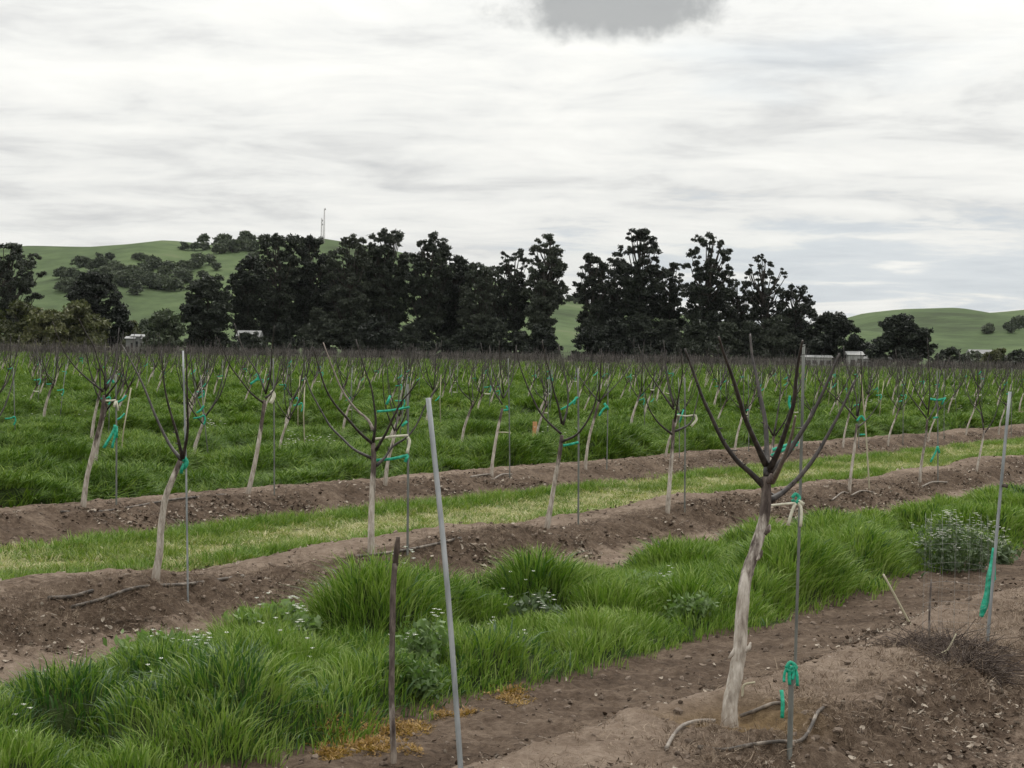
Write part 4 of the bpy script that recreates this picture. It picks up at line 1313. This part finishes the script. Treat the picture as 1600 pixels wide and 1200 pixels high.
# wire cage, brush and small sticks on the near mound
pc, dc = G(1490, 1010)
root = empty('wire_cage', pc, 'tall see-through cylinder of thin wire netting over the dry brush', 'cage')
for j in range(14):
    a = 6.283 * j / 14
    x, y = 0.25 * math.cos(a), 0.25 * math.sin(a)
    wob = [0.012 * rs.normal() for _ in range(4)]
    MB().tube([(x, y, -0.05), (x + wob[0], y + wob[1], 0.4), (x + wob[2], y, 0.8), (x, y + wob[3], 1.1)], 0.0007, 4, 2).build('wire', M['wire'], root)
for j in range(7):
    z = 0.04 + j * 0.16
    MB().tube([(0.25 * math.cos(a), 0.25 * math.sin(a), z + 0.006 * math.sin(3 * a + j)) for a in np.linspace(0, 6.283, 21)], 0.0006, 4, 1, cap=False).build('wire', M['wire'], root)


def brush(px, py, r, h, n, lab, seed):
    p, d = G(px, py)
    rs = np.random.default_rng(seed)
    mb = MB()
    for i in range(n):
        a = rs.random() * 6.283
        rr = r * math.sqrt(rs.random())
        b = np.array([math.cos(a) * rr, math.sin(a) * rr, -0.02])
        b[2] += float(ground(p[0] + b[0], p[1] + b[1])) - p[2]
        d_ = np.array([rs.normal() * 0.9, rs.normal() * 0.9, 0.15 + 0.9 * rs.random()])
        L = h * (0.35 + 1.1 * rs.random() ** 1.6) * (1 - 0.45 * rr / r)
        p1 = b + d_ * L * 0.5 + rs.normal(size=3) * 0.02
        p2 = p1 + (d_ * np.array([1, 1, -0.1 + 0.6 * rs.random()]) + rs.normal(size=3) * 0.5) * L * 0.7
        k_ = 0.7 + 1.2 * rs.random() ** 3
        mb.tube([b, p1, p2], [0.0036 * k_, 0.0028 * k_, 0.0016 * k_], 3, 2, cap=False)
    o = mb.build('dry_brush', M['twig'], None, p)
    tag(o, lab, 'brush')


brush(1475, 1014, 0.40, 0.22, 1150, 'nest of dark dry twigs inside the wire cage', 1)
brush(1520, 1046, 0.20, 0.26, 700, 'clump of dark dry twigs spilling down the mound by the pale pole', 2)


def twig(pts, rad, lab, mat='stake_pale', name='stick', nodes=()):
    p0, d = G(*pts[0])
    tp = [np.array([0, 0, -0.04])] + [(P(x, y, d) - p0) if i else np.array([0, 0, 0.005]) for i, (x, y) in enumerate(pts)]
    mb = MB().tube(tp, np.linspace(rad, rad * 0.7, len(tp)), 7, 4, 0.1)
    for (a, b) in nodes:
        mb.tube([P(*a, d) - p0, P(*b, d) - p0], [rad * 0.7, rad * 0.4], 5, 1)
    o = mb.build(name, M[mat], None, p0)
    tag(o, lab, 'stick')


twig([(1423, 977), (1402, 938), (1380, 897)], 0.013, 'pale bare stick leaning out of the soil beside the dry brush')
twig([(1453, 1000), (1452, 960), (1455, 905)], 0.011, 'short grey seedling stick inside the wire cage', 'stick_low')
twig([(1470, 1028), (1484, 1010), (1494, 990)], 0.008, 'forked pale twig lying in the dry brush', 'stake_pale', nodes=(((1480, 1016), (1462, 1024)),))
twig([(1160, 1088), (1163, 1070), (1180, 1066)], 0.010, 'pale stub of root bark standing beside the near trunk', 'stake_pale', name='root_stub')
twig([(1030, 968), (1008, 950), (985, 938)], 0.008, 'thin pale twig lying over the weeds in the tall grass strip', 'stake_pale')
# ------------------------------------------------------------------ scatter with geometry nodes
def scatter(name, pts, rot, scl, idx_, protos_, kind='stuff', label=None, cat=None):
    cl_ = bpy.data.collections.new(name + '_pieces')
    for k, (me_) in enumerate(protos_):
        o = bpy.data.objects.new(f'{name}_piece_{k:02d}', me_)
        cl_.objects.link(o)
    me_ = bpy.data.meshes.new(name)
    n = len(pts)
    me_.vertices.add(n)
    me_.vertices.foreach_set('co', np.asarray(pts, np.float32).reshape(-1))
    a = me_.attributes.new('rot', 'FLOAT_VECTOR', 'POINT'); a.data.foreach_set('vector', np.asarray(rot, np.float32).reshape(-1))
    a = me_.attributes.new('scl', 'FLOAT_VECTOR', 'POINT'); a.data.foreach_set('vector', np.asarray(scl, np.float32).reshape(-1))
    a = me_.attributes.new('pick', 'INT', 'POINT'); a.data.foreach_set('value', np.asarray(idx_, np.int32))
    ob = bpy.data.objects.new(name, me_)
    COL.objects.link(ob)
    g = bpy.data.node_groups.new(name + '_nodes', 'GeometryNodeTree')
    g.interface.new_socket('Geometry', in_out='INPUT', socket_type='NodeSocketGeometry')
    g.interface.new_socket('Geometry', in_out='OUTPUT', socket_type='NodeSocketGeometry')
    gi = g.nodes.new('NodeGroupInput'); gout = g.nodes.new('NodeGroupOutput')
    iop = g.nodes.new('GeometryNodeInstanceOnPoints')
    ci = g.nodes.new('GeometryNodeCollectionInfo')
    ci.inputs['Collection'].default_value = cl_
    ci.inputs['Separate Children'].default_value = True
    ci.inputs['Reset Children'].default_value = True

    def attr(nm, ty):
        x = g.nodes.new('GeometryNodeInputNamedAttribute'); x.data_type = ty; x.inputs[0].default_value = nm
        return x.outputs[0]
    g.links.new(gi.outputs[0], iop.inputs['Points'])
    g.links.new(ci.outputs[0], iop.inputs['Instance'])
    iop.inputs['Pick Instance'].default_value = True
    g.links.new(attr('pick', 'INT'), iop.inputs['Instance Index'])
    e2r = g.nodes.new('FunctionNodeEulerToRotation')
    g.links.new(attr('rot', 'FLOAT_VECTOR'), e2r.inputs[0])
    g.links.new(e2r.outputs[0], iop.inputs['Rotation'])
    g.links.new(attr('scl', 'FLOAT_VECTOR'), iop.inputs['Scale'])
    g.links.new(iop.outputs[0], gout.inputs[0])
    md = ob.modifiers.new('scatter', 'NODES'); md.node_group = g
    tag(ob, label, cat, None, kind)
    return ob


def blade_clump(seed, n, radius, width, droop, mat, hmin=0.5, segs=3):
    """n tapering curved blades, about 1 m high"""
    rs = np.random.default_rng(seed)
    V = []; F = []; k = 0
    for i in range(n):
        a = rs.random() * 6.283
        rr = radius * math.sqrt(rs.random())
        b = np.array([math.cos(a) * rr, math.sin(a) * rr, -0.03])
        la = a + rs.normal() * 0.9
        ld = np.array([math.cos(la), math.sin(la), 0])
        h = hmin + (1 - hmin) * rs.random()
        dr = droop * (0.4 + 0.9 * rs.random())
        sdv = np.array([-math.sin(la + rs.normal() * 0.8), math.cos(la + rs.normal() * 0.8), 0])
        w = width * (0.6 + 0.8 * rs.random())
        for j in range(segs + 1):
            u = j / segs
            p = b + np.array([0, 0, h]) * (u - 0.35 * dr * u ** 3) + ld * dr * h * (0.25 * u + 0.55 * u ** 2.4)
            ww = w * (1 - u) ** 0.7 * (0.75 + 0.5 * min(1, u * 2.5)) * 0.5
            if j < segs:
                V += [p - sdv * ww, p + sdv * ww]
            else:
                V.append(p)
        for j in range(segs - 1):
            F.append((k + 2 * j, k + 2 * j + 1, k + 2 * j + 3, k + 2 * j + 2))
        F.append((k + 2 * segs - 2, k + 2 * segs - 1, k + 2 * segs))
        k += 2 * segs + 1
    mb = MB(); mb.add(np.array(V), F)
    return mb.mesh('grass_clump', mat)


def instances(p, h, wide, rs, tilt=0.12, gx=None, gy=None):
    n = len(p)
    rx = rs.normal(size=n) * tilt; ry = rs.normal(size=n) * tilt
    if gx is not None:
        rx = rx - np.clip(gy, -0.5, 0.5); ry = ry + np.clip(gx, -0.5, 0.5)
    rz_ = rs.random(n) * 6.283
    c_, s__ = np.cos(-rz_), np.sin(-rz_)
    rx, ry = rx * c_ - ry * s__, rx * s__ + ry * c_
    return np.stack([rx, ry, rz_], -1), np.stack([wide, wide, h], -1)


rs = np.random.default_rng(42)
s = rs.uniform(6, 62, 62000); t = rs.uniform(7.2, 10.7, 62000)
keep = rs.random(62000) < np.where(s < 34, 1.0, 0.5)
s, t = s[keep], t[keep]
x = s * RU[0] + t * RN[0]; y = s * RU[1] + t * RN[1]
hh, ed_ = near_h(x, y)
ok = (rs.random(len(x)) < ed_ * 1.5 * sm(0.25, 0.40, fbm(x * 1.3, y * 1.3, 131, 2) + 0.3 * ed_)) & (np.abs(x) < 0.32 * y + 1.5) & (y > 9)
x, y, hh = x[ok], y[ok], hh[ok]
e_ = 0.05
gx = (near_h(x + e_, y)[0] - near_h(x - e_, y)[0]) / (2 * e_) * -0.45
gy = (near_h(x, y + e_)[0] - near_h(x, y - e_)[0]) / (2 * e_) * -0.45
kind_n = fbm(x * 0.7, y * 0.7, 141, 2)
pk = np.where(kind_n + 0.25 * rs.normal(size=len(x)) > 0.72, rs.integers(5, 8, len(x)), rs.integers(0, 5, len(x)))
h = np.clip(hh * (0.75 + 0.5 * rs.random(len(x))), 0.07, 0.85)
def blades(name, x, y, z, h, gx, gy, width, droop, mat, rs, label, cat, parent=None):
    """individual curved blades as one mesh"""
    n = len(x)
    a = rs.random(n) * 6.283
    gx = np.clip(gx, -0.45, 0.45); gy = np.clip(gy, -0.45, 0.45)
    ld = np.stack([np.cos(a) * (0.35 + 0.5 * rs.random(n)) - gx * 1.6, np.sin(a) * (0.35 + 0.5 * rs.random(n)) - gy * 1.6, np.zeros(n)], -1)
    sa = a + 1.571 + rs.normal(size=n) * 0.9
    sdv = np.stack([np.cos(sa), np.sin(sa), np.zeros(n)], -1)
    V = np.zeros((n, 7, 3)); b = np.stack([x, y, z], -1)
    w = width * (0.6 + 0.8 * rs.random(n))
    dr = droop * (0.4 + 0.9 * rs.random(n))
    for j in range(4):
        u = j / 3
        p = b + np.array([0, 0, 1.0]) * (h * (u - 0.32 * dr * u ** 3))[:, None] + ld * (dr * h * (0.25 * u + 0.6 * u ** 2.4))[:, None]
        ww = (w * (0.85, 1.1, 0.8, 0)[j] * 0.5)[:, None]
        if j < 3:
            V[:, 2 * j] = p - sdv * ww; V[:, 2 * j + 1] = p + sdv * ww
        else:
            V[:, 6] = p
    me_ = bpy.data.meshes.new(name)
    me_.vertices.add(n * 7); me_.vertices.foreach_set('co', V.reshape(-1).astype(np.float32))
    li = (np.arange(n)[:, None] * 7 + np.array([0, 1, 3, 2, 2, 3, 5, 4, 4, 5, 6])[None]).reshape(-1)
    me_.loops.add(len(li)); me_.loops.foreach_set('vertex_index', li.astype(np.int32))
    ls = (np.arange(n)[:, None] * 11 + np.array([0, 4, 8])[None]).reshape(-1)
    me_.polygons.add(len(ls)); me_.polygons.foreach_set('loop_start', ls.astype(np.int32))
    me_.polygons.foreach_set('use_smooth', np.ones(len(ls), bool))
    me_.update(calc_edges=True); me_.materials.append(mat)
    ob = bpy.data.objects.new(name, me_); COL.objects.link(ob)
    tag(ob, label, cat, None, 'stuff')


fine = pk < 5
for nm, sel, per_, wd, dr_, mt_, lab_ in (('tall_grass_strip', fine, 7, 0.0115, 0.85, M['grass'], 'lush tall green grass hummocks between near soil and the middle berm'), ('coarse_grass', ~fine, 3, 0.017, 1.0, M['coarse'], 'broad drooping pale-green grass blades among the near tall grass')):
    xs, ys, h0 = np.repeat(x[sel], per_), np.repeat(y[sel], per_), np.repeat(hh[sel], per_)
    gxs, gys = np.repeat(gx[sel], per_), np.repeat(gy[sel], per_)
    xs = xs + rs.normal(size=len(xs)) * 0.035; ys = ys + rs.normal(size=len(xs)) * 0.035
    hb_ = np.clip((0.10 + 0.40 * h0) * (0.6 + 0.6 * rs.random(len(xs))), 0.06, 0.6)
    far_w = np.clip(np.hypot(xs, ys) / 20, 0.8, 2.2)
    blades(nm, xs, ys, ground(xs, ys) - 0.02, hb_, -gxs, -gys, wd * far_w * (0.7 + 0.8 * hb_), dr_, mt_, rs, lab_, 'grass')

# tall grass beyond the far berm
def field_band(name, y0, y1, dens, wide, protos_, seed, hs=1.0, lab=None, ex=0.31):
    rs = np.random.default_rng(seed)
    area = ex * 2 * (y1 ** 2 - y0 ** 2) / 2 + 4 * (y1 - y0)
    n = int(area * dens)
    y = np.sqrt(rs.uniform(y0 ** 2, y1 ** 2, n)); x = rs.uniform(-1, 1, n) * (ex * y + 2)
    s, t = st(x, y)
    k, o = rowk(t)
    lump = fbm(s * 0.42, t * 0.75, 151, 3)
    lump2 = fbm(s * 0.25, t * 0.25, 161, 2)
    bare = np.where(k == 0, 0.58, 0.9) + np.where(k == 0, 0.15, 0.45) * vn(s * 0.4, k * 3.3, 171)
    ok = (t > TC + 0.75) & ((np.abs(o) > bare) | (rs.random(n) < 0.03))
    ok &= ~(((np.abs(x - MARK[0]) < 0.25) & (y < MARK[1] + 0.3) & (y > MARK[1] - 1.5)))
    ok &= ~(((np.abs(x - FRM[0]) < 0.3) & (y < FRM[1] + 0.2) & (y > FRM[1] - 0.8)))
    cross = np.clip(1.25 - (np.abs(np.abs(o) - TS / 2) / (TS / 2)) ** 3, 0.45, 1.2)
    h = hs * field_h(s, t, lump2) * np.clip(cross, 0.7, 1.1)
    x, y, h = x[ok], y[ok], h[ok]
    n = len(x)
    nearw = sm(135, 95, np.hypot(x, y))
    h = np.clip((h * (1 - 0.62 * nearw) + 0.10 * nearw) * (0.8 + 0.4 * rs.random(n)), 0.05, 0.95)
    s, t = st(x, y); l2 = fbm(s * 0.25, t * 0.25, 161, 2); e2 = 0.06
    gs = -(field_h(s + e2, t, l2) - field_h(s - e2, t, l2)) / (2 * e2) * 0.4; gt = -(field_h(s, t + e2, l2) - field_h(s, t - e2, l2)) / (2 * e2) * 0.4
    rot, scl = instances(x, h, wide * (0.6 + 0.6 * h), rs, 0.14, gs * RU[0] + gt * RN[0], gs * RU[1] + gt * RN[1])
    z = ground(x, y) * sm(520, 380, np.hypot(x, y)) - 0.02
    scatter(name, np.stack([x, y, z], -1), rot, scl, rs.integers(0, len(protos_), n), protos_, label=lab, cat='grass')


prm = [blade_clump(30 + i, 40, 0.24, 0.030, 0.6 + 0.1 * i, M['grass_far'], segs=3) for i in range(5)]
prf = [blade_clump(40 + i, 46, 0.42, 0.055, 0.75, M['grass_far'], segs=2) for i in range(4)]
prd = [blade_clump(50 + i, 56, 1.2, 0.12, 0.9, M['grass_far'], segs=2) for i in range(3)]
field_band('field_grass_near', 24, 62, 48, 0.8, prm, 1, lab='tall green grass just beyond the far berm')
field_band('field_grass_middle', 62, 125, 13.0, 0.9, prf, 2, lab='tall green grass between the middle field rows')
field_band('field_grass_far', 125, FIELD_END, 1.3, 0.9, prd, 3, lab='far green grass under the distant orchard rows')

# mown strip
rs = np.random.default_rng(8)
n = 36000
s = rs.uniform(8, 85, n); t = rs.uniform(14.2, 17.8, n)
x = s * RU[0] + t * RN[0]; y = s * RU[1] + t * RN[1]
e = 0.7 * (fbm(s * 0.8, t * 0.8, 71, 3) - 0.5)
edge = sm(14.2, 14.7, t + e) * sm(17.8, 17.2, t + e)
strw = sm(0.42, 0.58, fbm(s * 0.45, t * 1.1, 81, 3) + 0.14 * np.exp(-((t - 15.9) / 0.7) ** 2))
ok = (np.abs(x) < 0.32 * y + 2) & (rs.random(n) < edge * (1 - 0.55 * strw))
rim = np.maximum(np.exp(-((t + e - 14.7) / 0.35) ** 2), np.exp(-((t + e - 17.2) / 0.35) ** 2))
x, y, strw, rim = x[ok], y[ok], strw[ok], rim[ok]
h = (0.07 + 0.06 * rs.random(len(x)) + 0.16 * rim * rs.random(len(x))) * (1 - 0.3 * strw)
pk = np.where(rs.random(len(x)) < 0.05 + 0.55 * strw, rs.integers(4, 7, len(x)), np.where((rim > 0.35) & (rs.random(len(x)) < 0.7), 3, rs.integers(0, 3, len(x))))
rot, scl = instances(x, h, np.where(pk > 3, 0.22, 0.34), rs, 0.2)
pr = [blade_clump(60 + i, 24, 0.45, 0.034, 0.5, M['mown'], segs=2) for i in range(3)] + [blade_clump(66, 28, 0.45, 0.036, 0.6, M['grass'], segs=2)] + [blade_clump(70 + i, 22, 0.55, 0.040, 0.9, M['straw'], segs=2) for i in range(3)]
scatter('mown_grass', np.stack([x, y, ground(x, y) - 0.005], -1), rot, scl, pk, pr, label='short mown yellow-green grass with pale straw between the two bare berms', cat='grass')

# ---- litter, clods, thatch on the soil
def ico(seed, flat=0.7):
    import bmesh
    bm = bmesh.new(); bmesh.ops.create_icosphere(bm, subdivisions=1, radius=1.0)
    rs = np.random.default_rng(seed)
    for v in bm.verts:
        v.co *= 0.7 + 0.6 * rs.random(); v.co.z *= flat
    me_ = bpy.data.meshes.new('clod'); bm.to_mesh(me_); bm.free(); me_.materials.append(M['clod'])
    return me_


def leafpiece(seed):
    rs = np.random.default_rng(seed)
    n = 4
    V = []; F = []
    curl = 0.5 + 1.2 * rs.random(); bend = rs.normal() * 0.5
    for j in range(n + 1):
        u = j / n - 0.5
        w = 0.32 * math.sqrt(max(0.02, 1 - (2 * u) ** 2)) * (0.7 + 0.5 * rs.random())
        zc_ = curl * u * u * 0.8
        for sgn in (-1, 0, 1):
            V.append((u, sgn * w + bend * u * u, zc_ + abs(sgn) * w * 0.55 + 0.03 * rs.normal()))
    for j in range(n):
        for i in range(2):
            F.append((j * 3 + i, j * 3 + i + 1, j * 3 + i + 4, j * 3 + i + 3))
    return MB().add(np.array(V), F).mesh('leaf_piece', M['litter'])


def twigpiece(seed):
    rs = np.random.default_rng(seed)
    return MB().tube([(-0.7, 0, 0), (-0.2, 0.08 * rs.normal(), 0.05), (0.3, 0.1 * rs.normal(), 0.03), (0.8, 0.1 * rs.normal(), 0)], [0.05, 0.06, 0.05, 0.03], 4, 1).mesh('twig_piece', M['litter'])


rs = np.random.default_rng(17)
n = 800000
s = rs.uniform(5, 70, n); t = rs.uniform(2.2, TC + 0.9, n)
keep = rs.random(n) < np.clip(24 / np.maximum(s, 8), 0.3, 1.0)
s, t = s[keep], t[keep]
x = s * RU[0] + t * RN[0]; y = s * RU[1] + t * RN[1]
sl_ = soilmask(s, t)
foot = np.maximum.reduce([np.exp(-((t - 3.9) / 0.55) ** 2), 0.55 * np.exp(-((t - 6.0) / 0.4) ** 2), np.exp(-((t - TB + 1.0) / 0.42) ** 2), 0.8 * np.exp(-((t - TC + 0.9) / 0.42) ** 2), 0.3 * np.exp(-((t - TB - 1.2) / 0.5) ** 2)])
patchy = sm(0.43, 0.64, fbm(x * 1.3, y * 1.3, 191, 4)) * 1.2
ok = (rs.random(len(x)) < sl_ * (0.012 + 1.0 * foot * (0.05 + patchy))) & (np.abs(x) < 0.32 * y + 1.5) & (y > 8)
x, y = x[ok], y[ok]
n = len(x)
rot = np.stack([rs.normal(size=n) * 0.45, rs.normal(size=n) * 0.45, rs.random(n) * 6.283], -1)
sz = (0.012 + 0.042 * rs.random(n) ** 2.4) * (1 + 0.25 * (y > 22))
pk = rs.integers(0, 8, n)
scatter('leaf_litter', np.stack([x, y, ground(x, y) + 0.009], -1), rot, np.stack([sz * 1.15, sz, sz], -1), pk, [leafpiece(i) for i in range(6)] + [twigpiece(i) for i in range(2)], label='dry leaf and bark litter along the foot of the berms', cat='litter')

rs = np.random.default_rng(18)
n = 170000
s = rs.uniform(5, 60, n); t = rs.uniform(2.2, TC + 0.9, n)
keep = rs.random(n) < np.clip(15 / np.maximum(s, 8), 0.2, 1.0)
s, t = s[keep], t[keep]
x = s * RU[0] + t * RN[0]; y = s * RU[1] + t * RN[1]
face = np.maximum.reduce([np.exp(-((t - TA + 0.7) / 0.45) ** 2), np.exp(-((t - TB + 0.75) / 0.45) ** 2), np.exp(-((t - TC + 0.7) / 0.45) ** 2), 0.4 * np.exp(-((t - 6.7) / 0.8) ** 2)])
ok = (rs.random(len(x)) < soilmask(s, t) * (0.10 + 0.55 * face)) & (np.abs(x) < 0.32 * y + 1.5) & (y > 8)
x, y = x[ok], y[ok]; n = len(x)
sz = 0.006 + 0.030 * rs.random(n) ** 4
scatter('soil_clods', np.stack([x, y, ground(x, y) + sz * 0.1], -1), rs.random((n, 3)) * 6.283 * np.array([0.1, 0.1, 1]), np.stack([sz, sz * 0.85, sz], -1), rs.integers(0, 5, n), [ico(i) for i in range(5)], label='loose crumbs of brown soil on the bare strips', cat='soil')

# fine dry roots and thatch on the berm faces
rs = np.random.default_rng(19)
n = 60000
s = rs.uniform(5, 40, n)
row = rs.random(n)
t = np.where(row < 0.62, TA - 0.45 + 0.40 * rs.normal(size=n), TB - 0.7 + 0.3 * rs.normal(size=n))
x = s * RU[0] + t * RN[0]; y = s * RU[1] + t * RN[1]
ok = (np.abs(x) < 0.32 * y + 1.5) & (y > 8) & (rs.random(n) < 0.12 + 0.75 * sm(0.42, 0.62, fbm(x * 1.4, y * 1.4, 201, 3))) & (rs.random(n) < np.where(s < 22, 0.8, 0.35)) & (np.hypot(x - HOLE[0], y - HOLE[1]) > 0.5)
x, y = x[ok], y[ok]; n = len(x)
h = 0.02 + 0.035 * rs.random(n)
rot, scl = instances(x, h, 0.05 + 0.04 * rs.random(n), rs, 0.5)
scatter('dry_thatch', np.stack([x, y, ground(x, y)], -1), rot, scl, rs.integers(0, 3, n), [blade_clump(80 + i, 9, 0.8, 0.05, 1.5, M['thatch'], segs=2) for i in range(3)], label='fine dry brown roots and thatch on the mound faces', cat='thatch')

# orange dodder patches at the grass edge
pts = []
rs = np.random.default_rng(20)
for (px, py, rx, ry, n) in ((555, 1142, 50, 13, 600), (625, 1122, 40, 12, 480), (798, 1077, 26, 12, 340), (590, 1155, 25, 8, 160), (730, 1098, 18, 5, 110), (690, 1100, 14, 4, 60), (640, 1160, 14, 5, 50), (520, 1160, 22, 8, 160)):
    for _ in range(int(n * 0.4)):
        u, v = rs.normal(size=2) * 0.55
        pts.append((px + u * rx, py + v * ry))
pts = np.array(pts)
# place each sprig on the soil by its line of sight to a flat plane at strip height
W_ = []
for (px, py) in pts:
    d = ray(px, py); k = (CAM[2] - 0.06) / -d[2]
    W_.append((CAM + d * k)[:2])
W_ = np.array(W_)
n = len(W_)
h = 0.010 + 0.02 * rs.random(n)
rot, scl = instances(W_[:, 0], h, 0.045 + 0.03 * rs.random(n), rs, 0.3)
scatter('orange_dodder', np.stack([W_[:, 0], W_[:, 1], ground(W_[:, 0], W_[:, 1])], -1), rot, scl, rs.integers(0, 2, n), [blade_clump(90 + i, 18, 0.8, 0.16, 1.0, M['moss'], segs=2) for i in range(2)], label='patches of low orange dodder at the edge of the tall grass', cat='weed')


# ---- white flowers and weeds
def flower(seed):
    rs = np.random.default_rng(seed)
    mb = MB()
    for q_ in range(3):
        cx_, cy_, cz_ = rs.normal() * 0.06, rs.normal() * 0.06, 0.84 + 0.16 * rs.random()
        for j in range(4):
            a = j * 1.571 + 0.3
            r = 0.014
            mb.add([(cx_, cy_, cz_), (cx_ + r * math.cos(a - .5), cy_ + r * math.sin(a - .5), cz_ + 0.012), (cx_ + 1.4 * r * math.cos(a), cy_ + 1.4 * r * math.sin(a), cz_ + 0.008), (cx_ + r * math.cos(a + .5), cy_ + r * math.sin(a + .5), cz_ + 0.012)], [(0, 1, 2, 3)])
    return mb.mesh('flower_head', M['petal'], smooth=False)


FL = []
rs = np.random.default_rng(23)
for (px, py, rx, ry, n, hz) in ((590, 905, 18, 20, 7, 0.5), (640, 960, 16, 30, 8, 0.45), (820, 935, 22, 22, 9, 0.4), (170, 1075, 60, 20, 5, 0.3), (250, 1060, 60, 20, 8, 0.28), (420, 1010, 50, 25, 8, 0.3), (1060, 935, 60, 16, 14, 0.25), (790, 890, 20, 8, 5, 0.5), (20, 1120, 20, 20, 4, 0.25), (300, 1100, 40, 20, 8, 0.25), (1590, 850, 20, 15, 7, 0.3), (700, 940, 20, 20, 4, 0.4)):
    for _ in range(n):
        if rs.random() < 0.6:
            continue
        g_, _ = G(px + rs.normal() * rx * 1.1, py + 40 + rs.normal() * ry * 1.1)
        nh_, ne_ = near_h(np.array(g_[0]), np.array(g_[1]))
        if ne_ > 0.7:
            FL.append((g_[0], g_[1], float(nh_) * 1.02 + 0.02))
# drifts of flowers further out in the field
for (px, py, rx, ry, n) in ((490, 690, 40, 14, 24), (330, 668, 20, 8, 8), (240, 705, 40, 12, 6), (60, 640, 60, 20, 14), (700, 600, 200, 12, 40), (330, 590, 140, 8, 90), (1450, 625, 120, 14, 60), (1500, 600, 120, 8, 60), (900, 690, 120, 20, 10)):
    for _ in range(n):
        d = ray(px + rs.normal() * rx * 0.5, py + rs.normal() * ry * 0.5)
        if d[2] > -0.004:
            continue
        p = CAM + d * (CAM[2] - 0.45) / -d[2]
        if p[1] < 400:
            FL.append((p[0], p[1], 0.62))
FL = np.array(FL)
n = len(FL)
fs = 0.75 + FL[:, 1] / 60.0
scatter('white_wildflowers', np.stack([FL[:, 0], FL[:, 1], ground(FL[:, 0], FL[:, 1]) + 0.45 * FL[:, 2] + 0.04 - 0.93 * np.minimum(fs, 2.5)], -1), np.stack([0 * FL[:, 0], 0 * FL[:, 0], rs.random(n) * 6], -1),
        np.stack([np.minimum(fs, 2.5)] * 3, -1), rs.integers(0, 3, n), [flower(i) for i in range(3)], label='small white wildflowers scattered through the grass', cat='flowers')


def weed(name, px, py, r, h, n, lab, mat='weed', seed=0, flowers=0, leaf=0.05):
    p, d = G(px, py)
    rs = np.random.default_rng(seed)
    root = empty(name, p, lab, 'weed')
    stm = MB(); C_ = []; fl = MB()
    for i in range(n):
        a = rs.random() * 6.283; rr = r * math.sqrt(rs.random())
        b = np.array([math.cos(a) * rr * 0.6, math.sin(a) * rr * 0.6, -0.02])
        b[2] += float(ground(p[0] + b[0], p[1] + b[1])) - p[2]
        tp = b + np.array([math.cos(a) * rr * 0.6, math.sin(a) * rr * 0.6, h * (0.6 + 0.45 * rs.random()) * (1 - 0.35 * (rr / r) ** 2)])
        mid = (b + tp) / 2 + rs.normal(size=3) * 0.02
        stm.tube([b, mid, tp], [0.004, 0.003, 0.002], 4, 2, cap=False)
        for q_ in range(16):
            u = 0.1 + 0.9 * rs.random()
            C_.append((b * (1 - u) + tp * u) + rs.normal(size=3) * np.array([0.04, 0.04, 0.02]))
        if i < flowers:
            for q_ in range(6):
                c = tp + rs.normal(size=3) * np.array([0.03, 0.03, 0.025]) + np.array([0, 0, 0.02])
                for j in range(4):
                    aa = j * 1.571; r_f = 0.014
                    fl.add([c, c + np.array([r_f * math.cos(aa - .5), r_f * math.sin(aa - .5), .006]), c + np.array([1.5 * r_f * math.cos(aa), 1.5 * r_f * math.sin(aa), .002]), c + np.array([r_f * math.cos(aa + .5), r_f * math.sin(aa + .5), .006])], [(0, 1, 2, 3)])
    stm.build('stems', M['weed'], root)
    o = bpy.data.objects.new('foliage', quads_mesh('foliage', leaf_quads(np.array(C_), leaf, rs, 1.8, -0.2), M[mat])); o.parent = root; COL.objects.link(o)
    if flowers:
        fl.build('blossom', M['petal'], root, smooth=False)


weed('flowering_weed', 1495, 893, 0.46, 0.74, 95, 'grey-green bush of white-flowered weed behind the wire cage', 'greyweed', 1, 45, 0.036)
weed('flowering_weed', 1560, 880, 0.22, 0.34, 40, 'small white-flowered weed next to the grey-green flowering bush', 'greyweed', 2, 10, 0.045)
weed('broadleaf_weed', 655, 1070, 0.24, 0.52, 60, 'tall broad-leaved weed growing behind the galvanised pole', 'weed', 3, 2, 0.042)
weed('broadleaf_weed', 645, 1100, 0.18, 0.26, 40, 'low broad-leaved weed between dead sapling and galvanised pole', 'weed', 4, 0, 0.042)
weed('broadleaf_weed', 835, 990, 0.18, 0.34, 36, 'pale weed below the grass hummock beside the galvanised pole', 'greyweed', 5, 5, 0.05)
weed('broadleaf_weed', 1015, 960, 0.30, 0.22, 60, 'sprawling low weed with tiny white flowers at the bare end of the grass strip', 'weed', 6, 5, 0.05)
weed('broadleaf_weed', 1075, 985, 0.22, 0.30, 50, 'rounded feathery weed beside the sprawling low weed', 'weed', 7, 0, 0.035)
weed('broadleaf_weed', 430, 1030, 0.30, 0.24, 60, 'low flowering weed at the foot of the tallest grass hummock', 'weed', 8, 5, 0.05)
weed('broadleaf_weed', 250, 1075, 0.34, 0.22, 60, 'low flowering weed at the grass edge near the berm litter', 'weed', 9, 6, 0.05)

# ------------------------------------------------------------------ haze
hb = MB().box((0, 0, 77.5), 7600, 7600, 165.0)
mt = bpy.data.materials.new('haze'); mt.use_nodes = True
t = mt.node_tree; t.nodes.clear()
o = nd(t, 'ShaderNodeOutputMaterial'); v = nd(t, 'ShaderNodeVolumePrincipled')
v.inputs['Color'].default_value = (0.90, 0.94, 1.0, 1)
v.inputs['Density'].default_value = 0.000014
v.inputs['Anisotropy'].default_value = 0.2
lk(t, v.outputs[0], o.inputs['Volume'])
ho = hb.build('haze', mt, None, smooth=False)
tag(ho, kind='stuff')
